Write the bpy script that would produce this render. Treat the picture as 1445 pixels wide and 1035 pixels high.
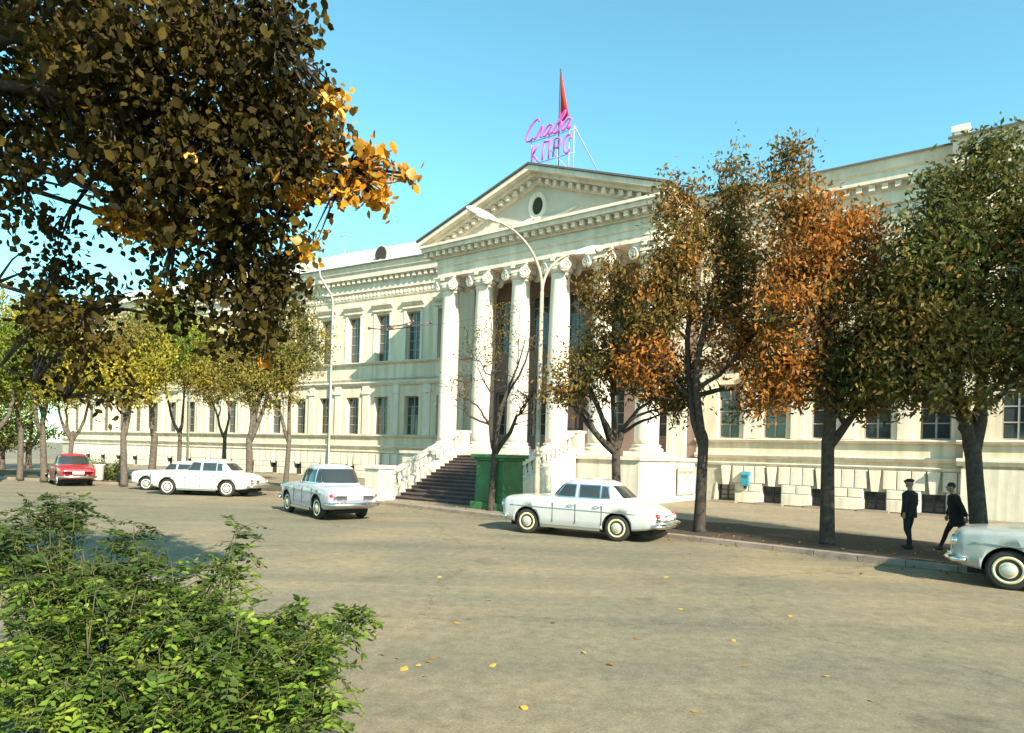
import bpy, bmesh, math, random
import numpy as np
from mathutils import Vector, Matrix
R = math.radians
random.seed(7); rng = np.random.default_rng(11)
scene = bpy.context.scene
for o in list(bpy.data.objects): bpy.data.objects.remove(o)

# ------------------------------------------------------------------ camera, sky, sun, exposure
FPX, PPX, PPY, CAMH, ROLL = 950.0, 722.5, 640.0, 2.3, R(1.6)
cd = bpy.data.cameras.new('camera'); cam = bpy.data.objects.new('camera', cd)
scene.collection.objects.link(cam); scene.camera = cam
cd.sensor_width = 36; cd.lens = FPX / 1445 * 36; cd.shift_y = (PPY - 517.5) / 1445
cd.clip_start = 0.1; cd.clip_end = 3000
CR = Vector((math.cos(ROLL), 0, math.sin(ROLL))); CU = Vector((-math.sin(ROLL), 0, math.cos(ROLL)))
m3 = Matrix((CR, CU, Vector((0, -1, 0)))).transposed()
cam.matrix_world = Matrix.Translation((0, 0, CAMH)) @ m3.to_4x4()

SUN_EL = R(32); SUN_H = Vector((0.537, -0.843, 0)).normalized()
sun_dir = Vector((SUN_H.x * math.cos(SUN_EL), SUN_H.y * math.cos(SUN_EL), math.sin(SUN_EL)))
w = bpy.data.worlds.new('World'); scene.world = w; w.use_nodes = True
wt = w.node_tree; wt.nodes.clear()
wo = wt.nodes.new('ShaderNodeOutputWorld'); bg = wt.nodes.new('ShaderNodeBackground')
sk = wt.nodes.new('ShaderNodeTexSky'); sk.sky_type = 'NISHITA'; sk.sun_disc = False
sk.sun_elevation = SUN_EL; sk.sun_rotation = math.atan2(SUN_H.x, SUN_H.y)
sk.air_density = 1.0; sk.dust_density = 0.4; sk.ozone_density = 1.5
tint = wt.nodes.new('ShaderNodeMix'); tint.data_type = 'RGBA'; tint.blend_type = 'MULTIPLY'
tint.inputs[0].default_value = 1; tint.inputs[7].default_value = (0.70, 1.19, 1.0, 1)
wt.links.new(sk.outputs[0], tint.inputs[6]); wt.links.new(tint.outputs[2], bg.inputs[0])
bg.inputs[1].default_value = 0.122; wt.links.new(bg.outputs[0], wo.inputs[0])
sl = bpy.data.lights.new('sun', 'SUN'); sl.energy = 5.0; sl.angle = R(0.55); sl.color = (1.0, 0.89, 0.69)
so = bpy.data.objects.new('sun', sl); scene.collection.objects.link(so)
so.rotation_euler = (-sun_dir).to_track_quat('-Z', 'Y').to_euler(); so.location = sun_dir * 60
vs = scene.view_settings; vs.view_transform = 'Standard'; vs.look = 'None'; vs.gamma = 1; vs.exposure = 1.3
vs.use_curve_mapping = False

# ------------------------------------------------------------------ helpers
def at(px, py, Y):
    d = CR * ((px - PPX) / FPX) - CU * ((py - PPY) / FPX) + Vector((0, 1, 0))
    return Vector((0, 0, CAMH)) + d * Y
COL = scene.collection
class MB:
    def __init__(s): s.v = []; s.f = []; s.m = []; s.sm = []
    def add(s, vs, fs, mi=0, smooth=False):
        b = len(s.v); s.v += [tuple(p) for p in vs]
        for f in fs: s.f.append(tuple(i + b for i in f)); s.m.append(mi); s.sm.append(smooth)
    def box(s, x0, x1, y0, y1, z0, z1, mi=0):
        v = [(x, y, z) for z in (z0, z1) for y in (y0, y1) for x in (x0, x1)]
        s.add(v, [(0, 2, 3, 1), (4, 5, 7, 6), (0, 1, 5, 4), (2, 6, 7, 3), (0, 4, 6, 2), (1, 3, 7, 5)], mi)
    def prism(s, pts, axis, a, b, mi=0):           # pts 2D polygon extruded along axis ('x','y','z')
        n = len(pts)
        def P(p, t): return {'x': (t, p[0], p[1]), 'y': (p[0], t, p[1]), 'z': (p[0], p[1], t)}[axis]
        v = [P(p, a) for p in pts] + [P(p, b) for p in pts]
        s.add(v, [tuple(range(n))[::-1], tuple(range(n, 2 * n))] + [(i, (i + 1) % n, (i + 1) % n + n, i + n) for i in range(n)], mi)
    def lathe(s, prof, n=16, c=(0, 0, 0), mi=0, axis='z', smooth=True):
        v = []
        for (r, h) in prof:
            for k in range(n):
                a = 2 * math.pi * k / n
                p = (r * math.cos(a), r * math.sin(a), h)
                if axis == 'y': p = (p[0], p[2], p[1])
                if axis == 'x': p = (p[2], p[0], p[1])
                v.append((p[0] + c[0], p[1] + c[1], p[2] + c[2]))
        f = [(i * n + k, i * n + (k + 1) % n, (i + 1) * n + (k + 1) % n, (i + 1) * n + k) for i in range(len(prof) - 1) for k in range(n)]
        f += [tuple(range(n))[::-1], tuple(range((len(prof) - 1) * n, len(prof) * n))]
        s.add(v, f, mi, smooth)
    def tube(s, pts, rad, n=6, mi=0, smooth=True):
        pts = [Vector(p) for p in pts]; N = len(pts)
        if not hasattr(rad, '__len__'): rad = [rad] * N
        v = []; ref = None
        for i, p in enumerate(pts):
            t = (pts[min(i + 1, N - 1)] - pts[max(i - 1, 0)])
            if t.length < 1e-9: t = Vector((0, 0, 1))
            t.normalize()
            if ref is None: ref = Vector((1, 0, 0)) if abs(t.x) < .8 else Vector((0, 1, 0))
            a = (ref - t * ref.dot(t)).normalized(); b = t.cross(a); ref = a
            for k in range(n):
                g = 2 * math.pi * k / n
                v.append(p + (a * math.cos(g) + b * math.sin(g)) * rad[i])
        f = [(i * n + k, i * n + (k + 1) % n, (i + 1) * n + (k + 1) % n, (i + 1) * n + k) for i in range(N - 1) for k in range(n)]
        f += [tuple(range(n))[::-1], tuple(range((N - 1) * n, N * n))]
        s.add(v, f, mi, smooth)
    def mesh(s, name, mats):
        me = bpy.data.meshes.new(name); me.from_pydata(s.v, [], s.f)
        for m in (mats if isinstance(mats, (list, tuple)) else [mats]): me.materials.append(m)
        me.polygons.foreach_set('material_index', s.m); me.polygons.foreach_set('use_smooth', s.sm); me.update()
        return me
    def build(s, name, mats, parent=None, loc=(0, 0, 0), rz=0):
        return link(name, s.mesh(name, mats), parent, loc, rz)
def link(name, data, parent=None, loc=(0, 0, 0), rz=0):
    o = bpy.data.objects.new(name, data); COL.objects.link(o); o.parent = parent
    o.location = loc; o.rotation_euler = (0, 0, rz); return o
def tag(o, label, cat, group=None):
    o['label'] = label; o['category'] = cat
    if group: o['group'] = group
    return o
def thing(name, label, cat, loc=(0, 0, 0), rz=0, group=None):
    return tag(link(name, None, None, loc, rz), label, cat, group)
def stuff(o): o['kind'] = 'stuff'; return o
def structure(o): o['kind'] = 'structure'; return o
def bevelled(o, wd=0.02, seg=1):
    b = o.modifiers.new('bevel', 'BEVEL'); b.width = wd; b.segments = seg; b.limit_method = 'ANGLE'; return o

# ------------------------------------------------------------------ materials
def mat(name, col, rough=0.7, metal=0.0, noise=None, bump=None, col2=None, spec=0.5, coat=0.0, detail=6.0, streak=0):
    m = bpy.data.materials.new(name); m.use_nodes = True; t = m.node_tree; p = t.nodes['Principled BSDF']
    p.inputs['Base Color'].default_value = (*col, 1); p.inputs['Roughness'].default_value = rough
    p.inputs['Metallic'].default_value = metal; p.inputs['Specular IOR Level'].default_value = spec
    p.inputs['Coat Weight'].default_value = coat
    tc = t.nodes.new('ShaderNodeTexCoord')
    if noise:
        n = t.nodes.new('ShaderNodeTexNoise'); n.inputs['Scale'].default_value = noise; n.inputs['Detail'].default_value = detail
        n.inputs['Roughness'].default_value = 0.65
        t.links.new(tc.outputs['Object'], n.inputs['Vector'])
        r = t.nodes.new('ShaderNodeValToRGB'); r.color_ramp.elements[0].position = 0.33; r.color_ramp.elements[1].position = 0.68
        c2 = col2 or tuple(c * 0.72 for c in col)
        r.color_ramp.elements[0].color = (*c2, 1); r.color_ramp.elements[1].color = (*col, 1)
        t.links.new(n.outputs[0], r.inputs[0]); t.links.new(r.outputs[0], p.inputs['Base Color'])
    if streak:
        mp = t.nodes.new('ShaderNodeMapping'); mp.inputs['Scale'].default_value = (2.6, 2.6, 0.16); t.links.new(tc.outputs['Object'], mp.inputs[0])
        ns = t.nodes.new('ShaderNodeTexNoise'); ns.inputs['Scale'].default_value = 1.0; ns.inputs['Detail'].default_value = 7; t.links.new(mp.outputs[0], ns.inputs['Vector'])
        rs = t.nodes.new('ShaderNodeValToRGB'); rs.color_ramp.elements[0].position = 0.38; rs.color_ramp.elements[1].position = 0.58
        rs.color_ramp.elements[0].color = (1 - streak, 1 - streak, 1 - streak * 1.1, 1); rs.color_ramp.elements[1].color = (1, 1, 1, 1); t.links.new(ns.outputs[0], rs.inputs[0])
        ms = t.nodes.new('ShaderNodeMix'); ms.data_type = 'RGBA'; ms.blend_type = 'MULTIPLY'; ms.inputs[0].default_value = 1
        t.links.new(r.outputs[0], ms.inputs[6]); t.links.new(rs.outputs[0], ms.inputs[7]); t.links.new(ms.outputs[2], p.inputs['Base Color'])
    if bump:
        n2 = t.nodes.new('ShaderNodeTexNoise'); n2.inputs['Scale'].default_value = bump[0]; n2.inputs['Detail'].default_value = 8
        t.links.new(tc.outputs['Object'], n2.inputs['Vector'])
        b = t.nodes.new('ShaderNodeBump'); b.inputs['Strength'].default_value = bump[1]; b.inputs['Distance'].default_value = bump[2]
        t.links.new(n2.outputs[0], b.inputs['Height']); t.links.new(b.outputs[0], p.inputs['Normal'])
    return m
def leafmat(name, cols, trans=0.35, clump=0.6, rough=0.55):
    m = bpy.data.materials.new(name); m.use_nodes = True; t = m.node_tree; t.nodes.clear()
    out = t.nodes.new('ShaderNodeOutputMaterial'); g = t.nodes.new('ShaderNodeNewGeometry')
    tc = t.nodes.new('ShaderNodeTexCoord'); n = t.nodes.new('ShaderNodeTexNoise'); n.inputs['Scale'].default_value = clump
    n.inputs['Detail'].default_value = 2
    t.links.new(tc.outputs['Object'], n.inputs['Vector'])
    mr = t.nodes.new('ShaderNodeMapRange'); mr.inputs[1].default_value = 0.3; mr.inputs[2].default_value = 0.7
    t.links.new(n.outputs[0], mr.inputs[0])
    a = t.nodes.new('ShaderNodeMath'); a.operation = 'MULTIPLY'; a.inputs[1].default_value = 0.5
    b = t.nodes.new('ShaderNodeMath'); b.operation = 'MULTIPLY_ADD'; b.inputs[1].default_value = 0.5
    t.links.new(g.outputs['Random Per Island'], a.inputs[0]); t.links.new(mr.outputs[0], b.inputs[0]); t.links.new(a.outputs[0], b.inputs[2])
    r = t.nodes.new('ShaderNodeValToRGB'); e = r.color_ramp.elements
    while len(e) < len(cols): e.new(0.5)
    for i, c in enumerate(cols): e[i].position = 0.12 + 0.76 * i / max(1, len(cols) - 1); e[i].color = (*c, 1)
    t.links.new(b.outputs[0], r.inputs[0])
    d = t.nodes.new('ShaderNodeBsdfPrincipled'); d.inputs['Roughness'].default_value = rough; d.inputs['Specular IOR Level'].default_value = 0.12
    tr = t.nodes.new('ShaderNodeBsdfTranslucent'); mx = t.nodes.new('ShaderNodeMixShader'); mx.inputs[0].default_value = trans
    t.links.new(r.outputs[0], d.inputs['Base Color']); t.links.new(r.outputs[0], tr.inputs[0])
    t.links.new(d.outputs[0], mx.inputs[1]); t.links.new(tr.outputs[0], mx.inputs[2]); t.links.new(mx.outputs[0], out.inputs[0])
    return m
M = {}
M['plaster'] = mat('cream_plaster', (0.693, 0.599, 0.454), 0.85, noise=0.45, col2=(0.606, 0.509, 0.376), streak=0.22, bump=(14, 0.25, 0.02))
M['trim'] = mat('white_trim', (0.710, 0.632, 0.533), 0.8, noise=0.9, col2=(0.624, 0.550, 0.454), streak=0.18, bump=(20, 0.2, 0.01))
M['stone'] = mat('plinth_stone', (0.676, 0.616, 0.524), 0.85, noise=1.3, col2=(0.572, 0.517, 0.431), streak=0.25, bump=(18, 0.35, 0.02))
M['joint'] = mat('mortar', (0.42, 0.39, 0.33), 0.95, noise=3)
M['tymp'] = mat('tympanum_plaster', (0.528, 0.483, 0.403), 0.85, noise=1.0, col2=(0.459, 0.403, 0.342), bump=(14, 0.2, 0.02))
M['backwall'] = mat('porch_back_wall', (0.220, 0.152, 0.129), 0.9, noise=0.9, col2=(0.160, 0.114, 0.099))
M['roof'] = mat('painted_sheet_roof', (0.471, 0.502, 0.471), 0.45, noise=0.6, col2=(0.395, 0.426, 0.403))
M['roof_dark'] = mat('dark_roof_edge', (0.10, 0.09, 0.08), 0.7, noise=3)
M['glass'] = mat('window_glass', (0.035, 0.045, 0.05), 0.06, spec=0.8)
M['carglass'] = mat('car_glass', (0.03, 0.035, 0.035), 0.04, spec=0.8)
M['frame'] = mat('window_frame', (0.320, 0.304, 0.256), 0.6, noise=5)
M['dark'] = mat('dark_opening', (0.03, 0.026, 0.022), 0.9)
M['ironwork'] = mat('dark_iron', (0.05, 0.045, 0.04), 0.6, noise=6)
M['pipe'] = mat('zinc_pipe', (0.360, 0.376, 0.344), 0.45, metal=0.3, noise=2)
M['lamp'] = mat('lamp_post_paint', (0.384, 0.344, 0.264), 0.5, noise=2.0, col2=(0.264, 0.216, 0.160))
M['lampwhite'] = mat('lamp_housing', (0.576, 0.560, 0.496), 0.4)
M['step'] = mat('brown_stone_step', (0.095, 0.065, 0.059), 0.85, noise=1.6, col2=(0.057, 0.041, 0.044), bump=(25, 0.4, 0.02))
M['green'] = mat('shade_green', (0.045, 0.155, 0.055), 0.6, noise=1.6, col2=(0.025, 0.095, 0.03), bump=(22, 0.3, 0.01))  # deep green puts the tree shade on the pedestal into its colour
M['palegreen'] = mat('pale_green_paint', (0.50, 0.54, 0.38), 0.7, noise=1.6)
M['bark'] = mat('bark', (0.075, 0.055, 0.042), 0.95, noise=9, col2=(0.03, 0.022, 0.018), bump=(24, 0.9, 0.03))
M['twig'] = mat('green_twig', (0.09, 0.085, 0.03), 0.8, noise=6)
M['barkl'] = mat('grey_bark', (0.14, 0.11, 0.085), 0.95, noise=9, col2=(0.05, 0.04, 0.032), bump=(24, 0.9, 0.03))
M['magenta'] = mat('magenta_sign_letters', (0.52, 0.07, 0.42), 0.5)
M['mauve'] = mat('sign_framework', (0.36, 0.34, 0.58), 0.5)
M['red'] = mat('red_pennant_cloth', (0.70, 0.03, 0.02), 0.8, noise=4, col2=(0.55, 0.02, 0.02))
M['teal'] = mat('teal_letter_box', (0.03, 0.24, 0.33), 0.5, noise=4)
M['paper'] = mat('notice_paper', (0.70, 0.66, 0.46), 0.8, noise=5)
M['ink'] = mat('notice_ink', (0.14, 0.12, 0.10), 0.8)
M['chrome'] = mat('chrome', (0.72, 0.70, 0.66), 0.18, metal=1.0)
M['tyre'] = mat('tyre_rubber', (0.022, 0.02, 0.02), 0.85, noise=12)
M['rim'] = mat('cream_rim', (0.55, 0.50, 0.30), 0.4)
M['rimw'] = mat('white_rim', (0.74, 0.70, 0.62), 0.4)
M['hub'] = mat('hubcap_metal', (0.62, 0.60, 0.54), 0.35, metal=0.6)
M['lens'] = mat('headlight_lens', (0.75, 0.74, 0.70), 0.12, spec=0.8)
M['tail'] = mat('tail_light', (0.45, 0.03, 0.015), 0.25)
M['plate'] = mat('number_plate', (0.560, 0.560, 0.544), 0.6)
M['seam'] = mat('panel_gap', (0.04, 0.035, 0.035), 0.9)
M['under'] = mat('underbody', (0.012, 0.011, 0.01), 0.95)
M['paint_white'] = mat('ivory_car_paint', (0.560, 0.544, 0.496), 0.28, noise=1.2, col2=(0.504, 0.488, 0.448), coat=0.5)
M['paint_grey'] = mat('pale_grey_car_paint', (0.448, 0.448, 0.440), 0.3, noise=1.5, col2=(0.392, 0.400, 0.408), coat=0.5)
M['paint_lilac'] = mat('pale_lilac_car_paint', (0.448, 0.424, 0.480), 0.3, noise=1.5, col2=(0.400, 0.376, 0.448), coat=0.5)
M['paint_red'] = mat('red_car_paint', (0.36, 0.03, 0.035), 0.3, noise=1.5, coat=0.5)
M['paint_silver'] = mat('grey_green_car_paint', (0.360, 0.392, 0.384), 0.3, noise=1.5, coat=0.5)
M['cloth_black'] = mat('black_coat', (0.012, 0.011, 0.012), 0.95, noise=8)
M['cloth_dark'] = mat('dark_trousers', (0.016, 0.014, 0.018), 0.95, noise=8)
M['skin'] = mat('skin', (0.30, 0.17, 0.11), 0.6)
M['hair'] = mat('dark_hair', (0.02, 0.014, 0.01), 0.8)
M['binwhite'] = mat('white_bin_paint', (0.592, 0.576, 0.544), 0.6, noise=5)
M['kerb'] = mat('kerb_stone', (0.288, 0.232, 0.192), 0.9, noise=2.0, col2=(0.192, 0.144, 0.120), bump=(20, 0.5, 0.02))
M['wire'] = mat('dark_wire', (0.10, 0.11, 0.12), 0.6)
M['insul'] = mat('brown_insulator', (0.10, 0.045, 0.04), 0.4)

def ground_mat(name, cols, patch, fine, rough, litter=None, bump=0.4, spec=0.3, wear=False):
    m = bpy.data.materials.new(name); m.use_nodes = True; t = m.node_tree; p = t.nodes['Principled BSDF']
    p.inputs['Roughness'].default_value = rough; p.inputs['Specular IOR Level'].default_value = spec
    tc = t.nodes.new('ShaderNodeTexCoord')
    def noise(sc, de=6, ro=0.6, dist=0.0):
        n = t.nodes.new('ShaderNodeTexNoise'); n.inputs['Scale'].default_value = sc; n.inputs['Detail'].default_value = de
        n.inputs['Roughness'].default_value = ro; n.inputs['Distortion'].default_value = dist
        t.links.new(tc.outputs['Object'], n.inputs['Vector']); return n
    n1 = noise(patch, 5, 0.6, 0.6); r = t.nodes.new('ShaderNodeValToRGB'); e = r.color_ramp.elements
    while len(e) < len(cols): e.new(0.5)
    for i, c in enumerate(cols): e[i].position = 0.3 + 0.4 * i / (len(cols) - 1); e[i].color = (*c, 1)
    t.links.new(n1.outputs[0], r.inputs[0])
    n2 = noise(fine, 10, 0.8); mr = t.nodes.new('ShaderNodeMapRange'); mr.inputs[1].default_value = 0.3; mr.inputs[2].default_value = 0.7
    mr.inputs[3].default_value = 0.62; mr.inputs[4].default_value = 1.32
    t.links.new(n2.outputs[0], mr.inputs[0])
    mx = t.nodes.new('ShaderNodeMix'); mx.data_type = 'RGBA'; mx.blend_type = 'MULTIPLY'; mx.inputs[0].default_value = 1
    t.links.new(r.outputs[0], mx.inputs[6]); t.links.new(mr.outputs[0], mx.inputs[7]); last = mx.outputs[2]
    if litter:
        v = t.nodes.new('ShaderNodeTexVoronoi'); v.inputs['Scale'].default_value = litter[0]; t.links.new(tc.outputs['Object'], v.inputs['Vector'])
        lt = t.nodes.new('ShaderNodeMath'); lt.operation = 'LESS_THAN'; lt.inputs[1].default_value = litter[1]; t.links.new(v.outputs['Distance'], lt.inputs[0])
        m2 = t.nodes.new('ShaderNodeMix'); m2.data_type = 'RGBA'; t.links.new(lt.outputs[0], m2.inputs[0]); t.links.new(last, m2.inputs[6])
        m2.inputs[7].default_value = (*litter[2], 1); last = m2.outputs[2]
    if wear:
        def mult(fac_socket, lo, hi, c0, c1):
            nonlocal last
            rr = t.nodes.new('ShaderNodeValToRGB'); rr.color_ramp.elements[0].position = lo; rr.color_ramp.elements[1].position = hi
            rr.color_ramp.elements[0].color = (*c0, 1); rr.color_ramp.elements[1].color = (*c1, 1); t.links.new(fac_socket, rr.inputs[0])
            q = t.nodes.new('ShaderNodeMix'); q.data_type = 'RGBA'; q.blend_type = 'MULTIPLY'; q.inputs[0].default_value = 1
            t.links.new(last, q.inputs[6]); t.links.new(rr.outputs[0], q.inputs[7]); last = q.outputs[2]
        mp = t.nodes.new('ShaderNodeMapping'); mp.inputs['Rotation'].default_value = (0, 0, R(39)); mp.inputs['Scale'].default_value = (0.05, 0.75, 1); t.links.new(tc.outputs['Object'], mp.inputs[0])
        nb = t.nodes.new('ShaderNodeTexNoise'); nb.inputs['Scale'].default_value = 1.0; nb.inputs['Detail'].default_value = 4; t.links.new(mp.outputs[0], nb.inputs['Vector'])
        mult(nb.outputs[0], 0.36, 0.62, (0.80, 0.82, 0.84), (1.10, 1.07, 1.0))
        vo = t.nodes.new('ShaderNodeTexVoronoi'); vo.feature = 'DISTANCE_TO_EDGE'; vo.inputs['Scale'].default_value = 0.17
        nd = noise(0.9, 6, 0.7); av = t.nodes.new('ShaderNodeVectorMath'); av.operation = 'MULTIPLY_ADD'; av.inputs[1].default_value = (1.6, 1.6, 0)
        t.links.new(nd.outputs['Color'], av.inputs[0]); t.links.new(tc.outputs['Object'], av.inputs[2]); t.links.new(av.outputs[0], vo.inputs['Vector'])
        mult(vo.outputs['Distance'], 0.0, 0.005, (0.66, 0.64, 0.62), (1, 1, 1))
        ns_ = noise(0.6, 3, 0.5); mult(ns_.outputs[0], 0.24, 0.36, (0.66, 0.66, 0.66), (1, 1, 1))
        ng = noise(38, 3, 0.6); mult(ng.outputs[0], 0.30, 0.70, (0.74, 0.74, 0.76), (1.22, 1.20, 1.14))
    t.links.new(last, p.inputs['Base Color'])
    b = t.nodes.new('ShaderNodeBump'); b.inputs['Strength'].default_value = bump; b.inputs['Distance'].default_value = 0.02
    n3 = noise(fine * 2.2, 8, 0.8); t.links.new(n3.outputs[0], b.inputs['Height']); t.links.new(b.outputs[0], p.inputs['Normal'])
    return m
M['asphalt'] = ground_mat('worn_asphalt', [(0.154, 0.145, 0.112), (0.201, 0.175, 0.125), (0.262, 0.212, 0.134)], 0.22, 5.0, 0.85, litter=(2.2, 0.035, (0.264, 0.176, 0.056)), wear=True)
M['pavement'] = ground_mat('sandy_pavement', [(0.192, 0.160, 0.112), (0.256, 0.216, 0.152)], 0.4, 5.0, 0.9, litter=(3.0, 0.06, (0.240, 0.152, 0.048)))
M['shade_soil'] = ground_mat('littered_soil_with_shade', [(0.045, 0.035, 0.026), (0.066, 0.049, 0.032)], 0.8, 6.0, 0.95, litter=(5.0, 0.16, (0.120, 0.063, 0.023)))  # littered ground, darkened so its colour also holds the tree shade
M['earth'] = ground_mat('verge_earth', [(0.056, 0.052, 0.032), (0.080, 0.080, 0.040)], 0.8, 6.0, 0.95)

# leaf palettes
LM = {
 'olive': leafmat('olive_leaves', [(0.064, 0.070, 0.020), (0.128, 0.109, 0.028), (0.218, 0.134, 0.033)]),
 'rust': leafmat('rust_leaves', [(0.128, 0.077, 0.020), (0.307, 0.128, 0.028), (0.486, 0.179, 0.036)]),
 'brown': leafmat('brown_green_leaves', [(0.070, 0.064, 0.020), (0.166, 0.109, 0.028), (0.320, 0.154, 0.035)]),
 'dgreen': leafmat('dark_green_leaves', [(0.038, 0.058, 0.015), (0.077, 0.096, 0.023), (0.166, 0.128, 0.032)]),
 'green': leafmat('green_leaves', [(0.08, 0.13, 0.02), (0.16, 0.22, 0.03), (0.30, 0.30, 0.04)]),
 'yellow': leafmat('yellow_green_leaves', [(0.16, 0.17, 0.025), (0.32, 0.27, 0.035), (0.52, 0.38, 0.045)]),
 'tan': leafmat('tan_green_leaves', [(0.11, 0.11, 0.03), (0.20, 0.17, 0.04), (0.32, 0.24, 0.06)]),
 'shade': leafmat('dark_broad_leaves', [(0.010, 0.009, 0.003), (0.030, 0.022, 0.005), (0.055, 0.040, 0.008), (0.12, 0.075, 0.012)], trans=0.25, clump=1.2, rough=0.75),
 'orange': leafmat('orange_broad_leaves', [(0.30, 0.12, 0.015), (0.50, 0.22, 0.02), (0.68, 0.34, 0.035)], trans=0.4, clump=1.5),
 'bush': leafmat('bright_bush_leaves', [(0.022, 0.04, 0.010), (0.075, 0.13, 0.02), (0.16, 0.24, 0.03), (0.28, 0.33, 0.05)], trans=0.35, clump=3.0),
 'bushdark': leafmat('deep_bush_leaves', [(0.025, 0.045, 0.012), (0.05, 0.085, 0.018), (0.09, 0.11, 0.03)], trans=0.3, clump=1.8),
}

# ------------------------------------------------------------------ the site: facade frame (origin = middle of the portico on the wall line)
PHI = R(37); BO = Vector((3.62, 40.1, 0))
UX = Vector((math.cos(PHI), -math.sin(PHI), 0)); NY = Vector((math.sin(PHI), math.cos(PHI), 0))
def site(x, y, z=0.0): return BO + UX * x + NY * y + Vector((0, 0, z))
SW = 0.12   # pavement height above the road

# ground
mb = MB(); g = 900; mb.add([(-g, -g, 0), (g, -g, 0), (g, g, 0), (-g, g, 0)], [(0, 1, 2, 3)])
structure(mb.build('road', M['asphalt']))
kerb_pts = [(75, -21.9), (20, -16.75), (8, -15.65), (1, -15.0), (-4, -15.05), (-8, -15.5), (-13, -16.6), (-18.5, -18.35), (-40, -26.5), (-70, -38)]
def smooth_poly(pts, n=6):
    out = []
    P = [Vector((p[0], p[1])) for p in pts]
    for i in range(len(P) - 1):
        p0, p1, p2, p3 = P[max(i - 1, 0)], P[i], P[i + 1], P[min(i + 2, len(P) - 1)]
        for k in range(n):
            t = k / n
            out.append(0.5 * ((2 * p1) + (p2 - p0) * t + (2 * p0 - 5 * p1 + 4 * p2 - p3) * t * t + (3 * p1 - p0 - 3 * p2 + p3) * t ** 3))
    out.append(P[-1]); return out
KP = smooth_poly(kerb_pts)
def strip(a, b, za, zb, name, m, flip=False):
    mb = MB(); n = len(a)
    v = [site(p.x, p.y, za) for p in a] + [site(p.x, p.y, zb) for p in b]
    mb.add(v, [((i, i + 1, i + 1 + n, i + n) if flip else (i, i + n, i + n + 1, i + 1)) for i in range(n - 1)]); return mb.build(name, m)
def off(poly, d):
    out = []
    for i, p in enumerate(poly):
        t = (poly[min(i + 1, len(poly) - 1)] - poly[max(i - 1, 0)]).normalized()
        out.append(p + Vector((t.y, -t.x)) * d)
    return out
# polyline runs right to left, so the building side (towards +y) is on its right: offset with +d
K0, K1 = KP, off(KP, 0.16)
pv = MB(); nK = len(K1); back = [Vector((p.x, 60 + 0.0 * p.x)) for p in K1]
pv.add([site(p.x, p.y, SW) for p in K1] + [site(p.x, p.y, SW) for p in back], [(i, i + 1, i + 1 + nK, i + nK) for i in range(nK - 1)])
structure(pv.build('pavement', M['pavement']))
kb = MB(); rngk = random.Random(3)
prof0, prof1 = K0, K1
ker = structure(link('kerb', None))
# individual kerb stones where they are large enough to pick out, the rest in one run
def kerb_prism(a0, a1, b0, b1, z):
    m_ = MB(); v = []
    for zz in (-0.05, z - 0.015): v += [site(a0.x, a0.y, zz), site(a1.x, a1.y, zz), site(b1.x, b1.y, zz), site(b0.x, b0.y, zz)]
    c0 = a0.lerp(b0, 0.12); c1 = a1.lerp(b1, 0.12)
    v += [site(c0.x, c0.y, z), site(c1.x, c1.y, z), site(b1.x, b1.y, z), site(b0.x, b0.y, z)]
    m_.add(v, [(0, 1, 5, 4), (1, 2, 6, 5), (2, 3, 7, 6), (3, 0, 4, 7), (4, 5, 9, 8), (5, 6, 10, 9), (6, 7, 11, 10), (7, 4, 8, 11), (8, 9, 10, 11)]); return m_
acc = 0.0; segs = []
def walk(poly, step):
    pts = [poly[0]]; left = step
    for i in range(len(poly) - 1):
        a, b = poly[i], poly[i + 1]; L = (b - a).length; s = 0
        while L - s >= left:
            s += left; pts.append(a.lerp(b, s / L)); left = step
        left -= L - s
    return pts
KW = walk(KP, 1.0); KW1 = off(KW, 0.17)
far = MB()
for i in range(len(KW) - 1):
    a0, a1, b0, b1 = KW[i], KW[i + 1], KW1[i], KW1[i + 1]
    e = 0.008; a0_, a1_ = a0.lerp(a1, e), a1.lerp(a0, e); b0_, b1_ = b0.lerp(b1, e), b1.lerp(b0, e)
    z = SW + 0.012 + rngk.uniform(-0.006, 0.008)
    m_ = kerb_prism(a0_, a1_, b0_, b1_, z)
    if -22 < a0.x < 24: m_.build('kerb_stone', M['kerb'], ker)
    else: far.add(m_.v, m_.f)
stuff(far.build('kerb_run', M['kerb'], ker))
# soil strip under the trees, widened and darkened to paint in their shade
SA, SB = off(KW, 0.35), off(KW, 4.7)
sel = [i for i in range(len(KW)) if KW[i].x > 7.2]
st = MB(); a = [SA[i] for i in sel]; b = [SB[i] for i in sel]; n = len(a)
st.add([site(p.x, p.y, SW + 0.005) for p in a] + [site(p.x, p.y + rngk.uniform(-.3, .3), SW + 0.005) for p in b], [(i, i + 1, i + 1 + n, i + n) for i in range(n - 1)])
structure(st.build('soil_shade_strip', M['shade_soil']))
sel = [i for i in range(len(KW)) if KW[i].x < -7]
st = MB(); a = [SA[i] for i in sel]; b = [off(KW, 6.5)[i] for i in sel]; n = len(a)
st.add([site(p.x, p.y, SW + 0.005) for p in a] + [site(p.x, p.y, SW + 0.005) for p in b], [(i, i + 1, i + 1 + n, i + n) for i in range(n - 1)])
structure(st.build('grass_strip', M['earth']))

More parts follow.
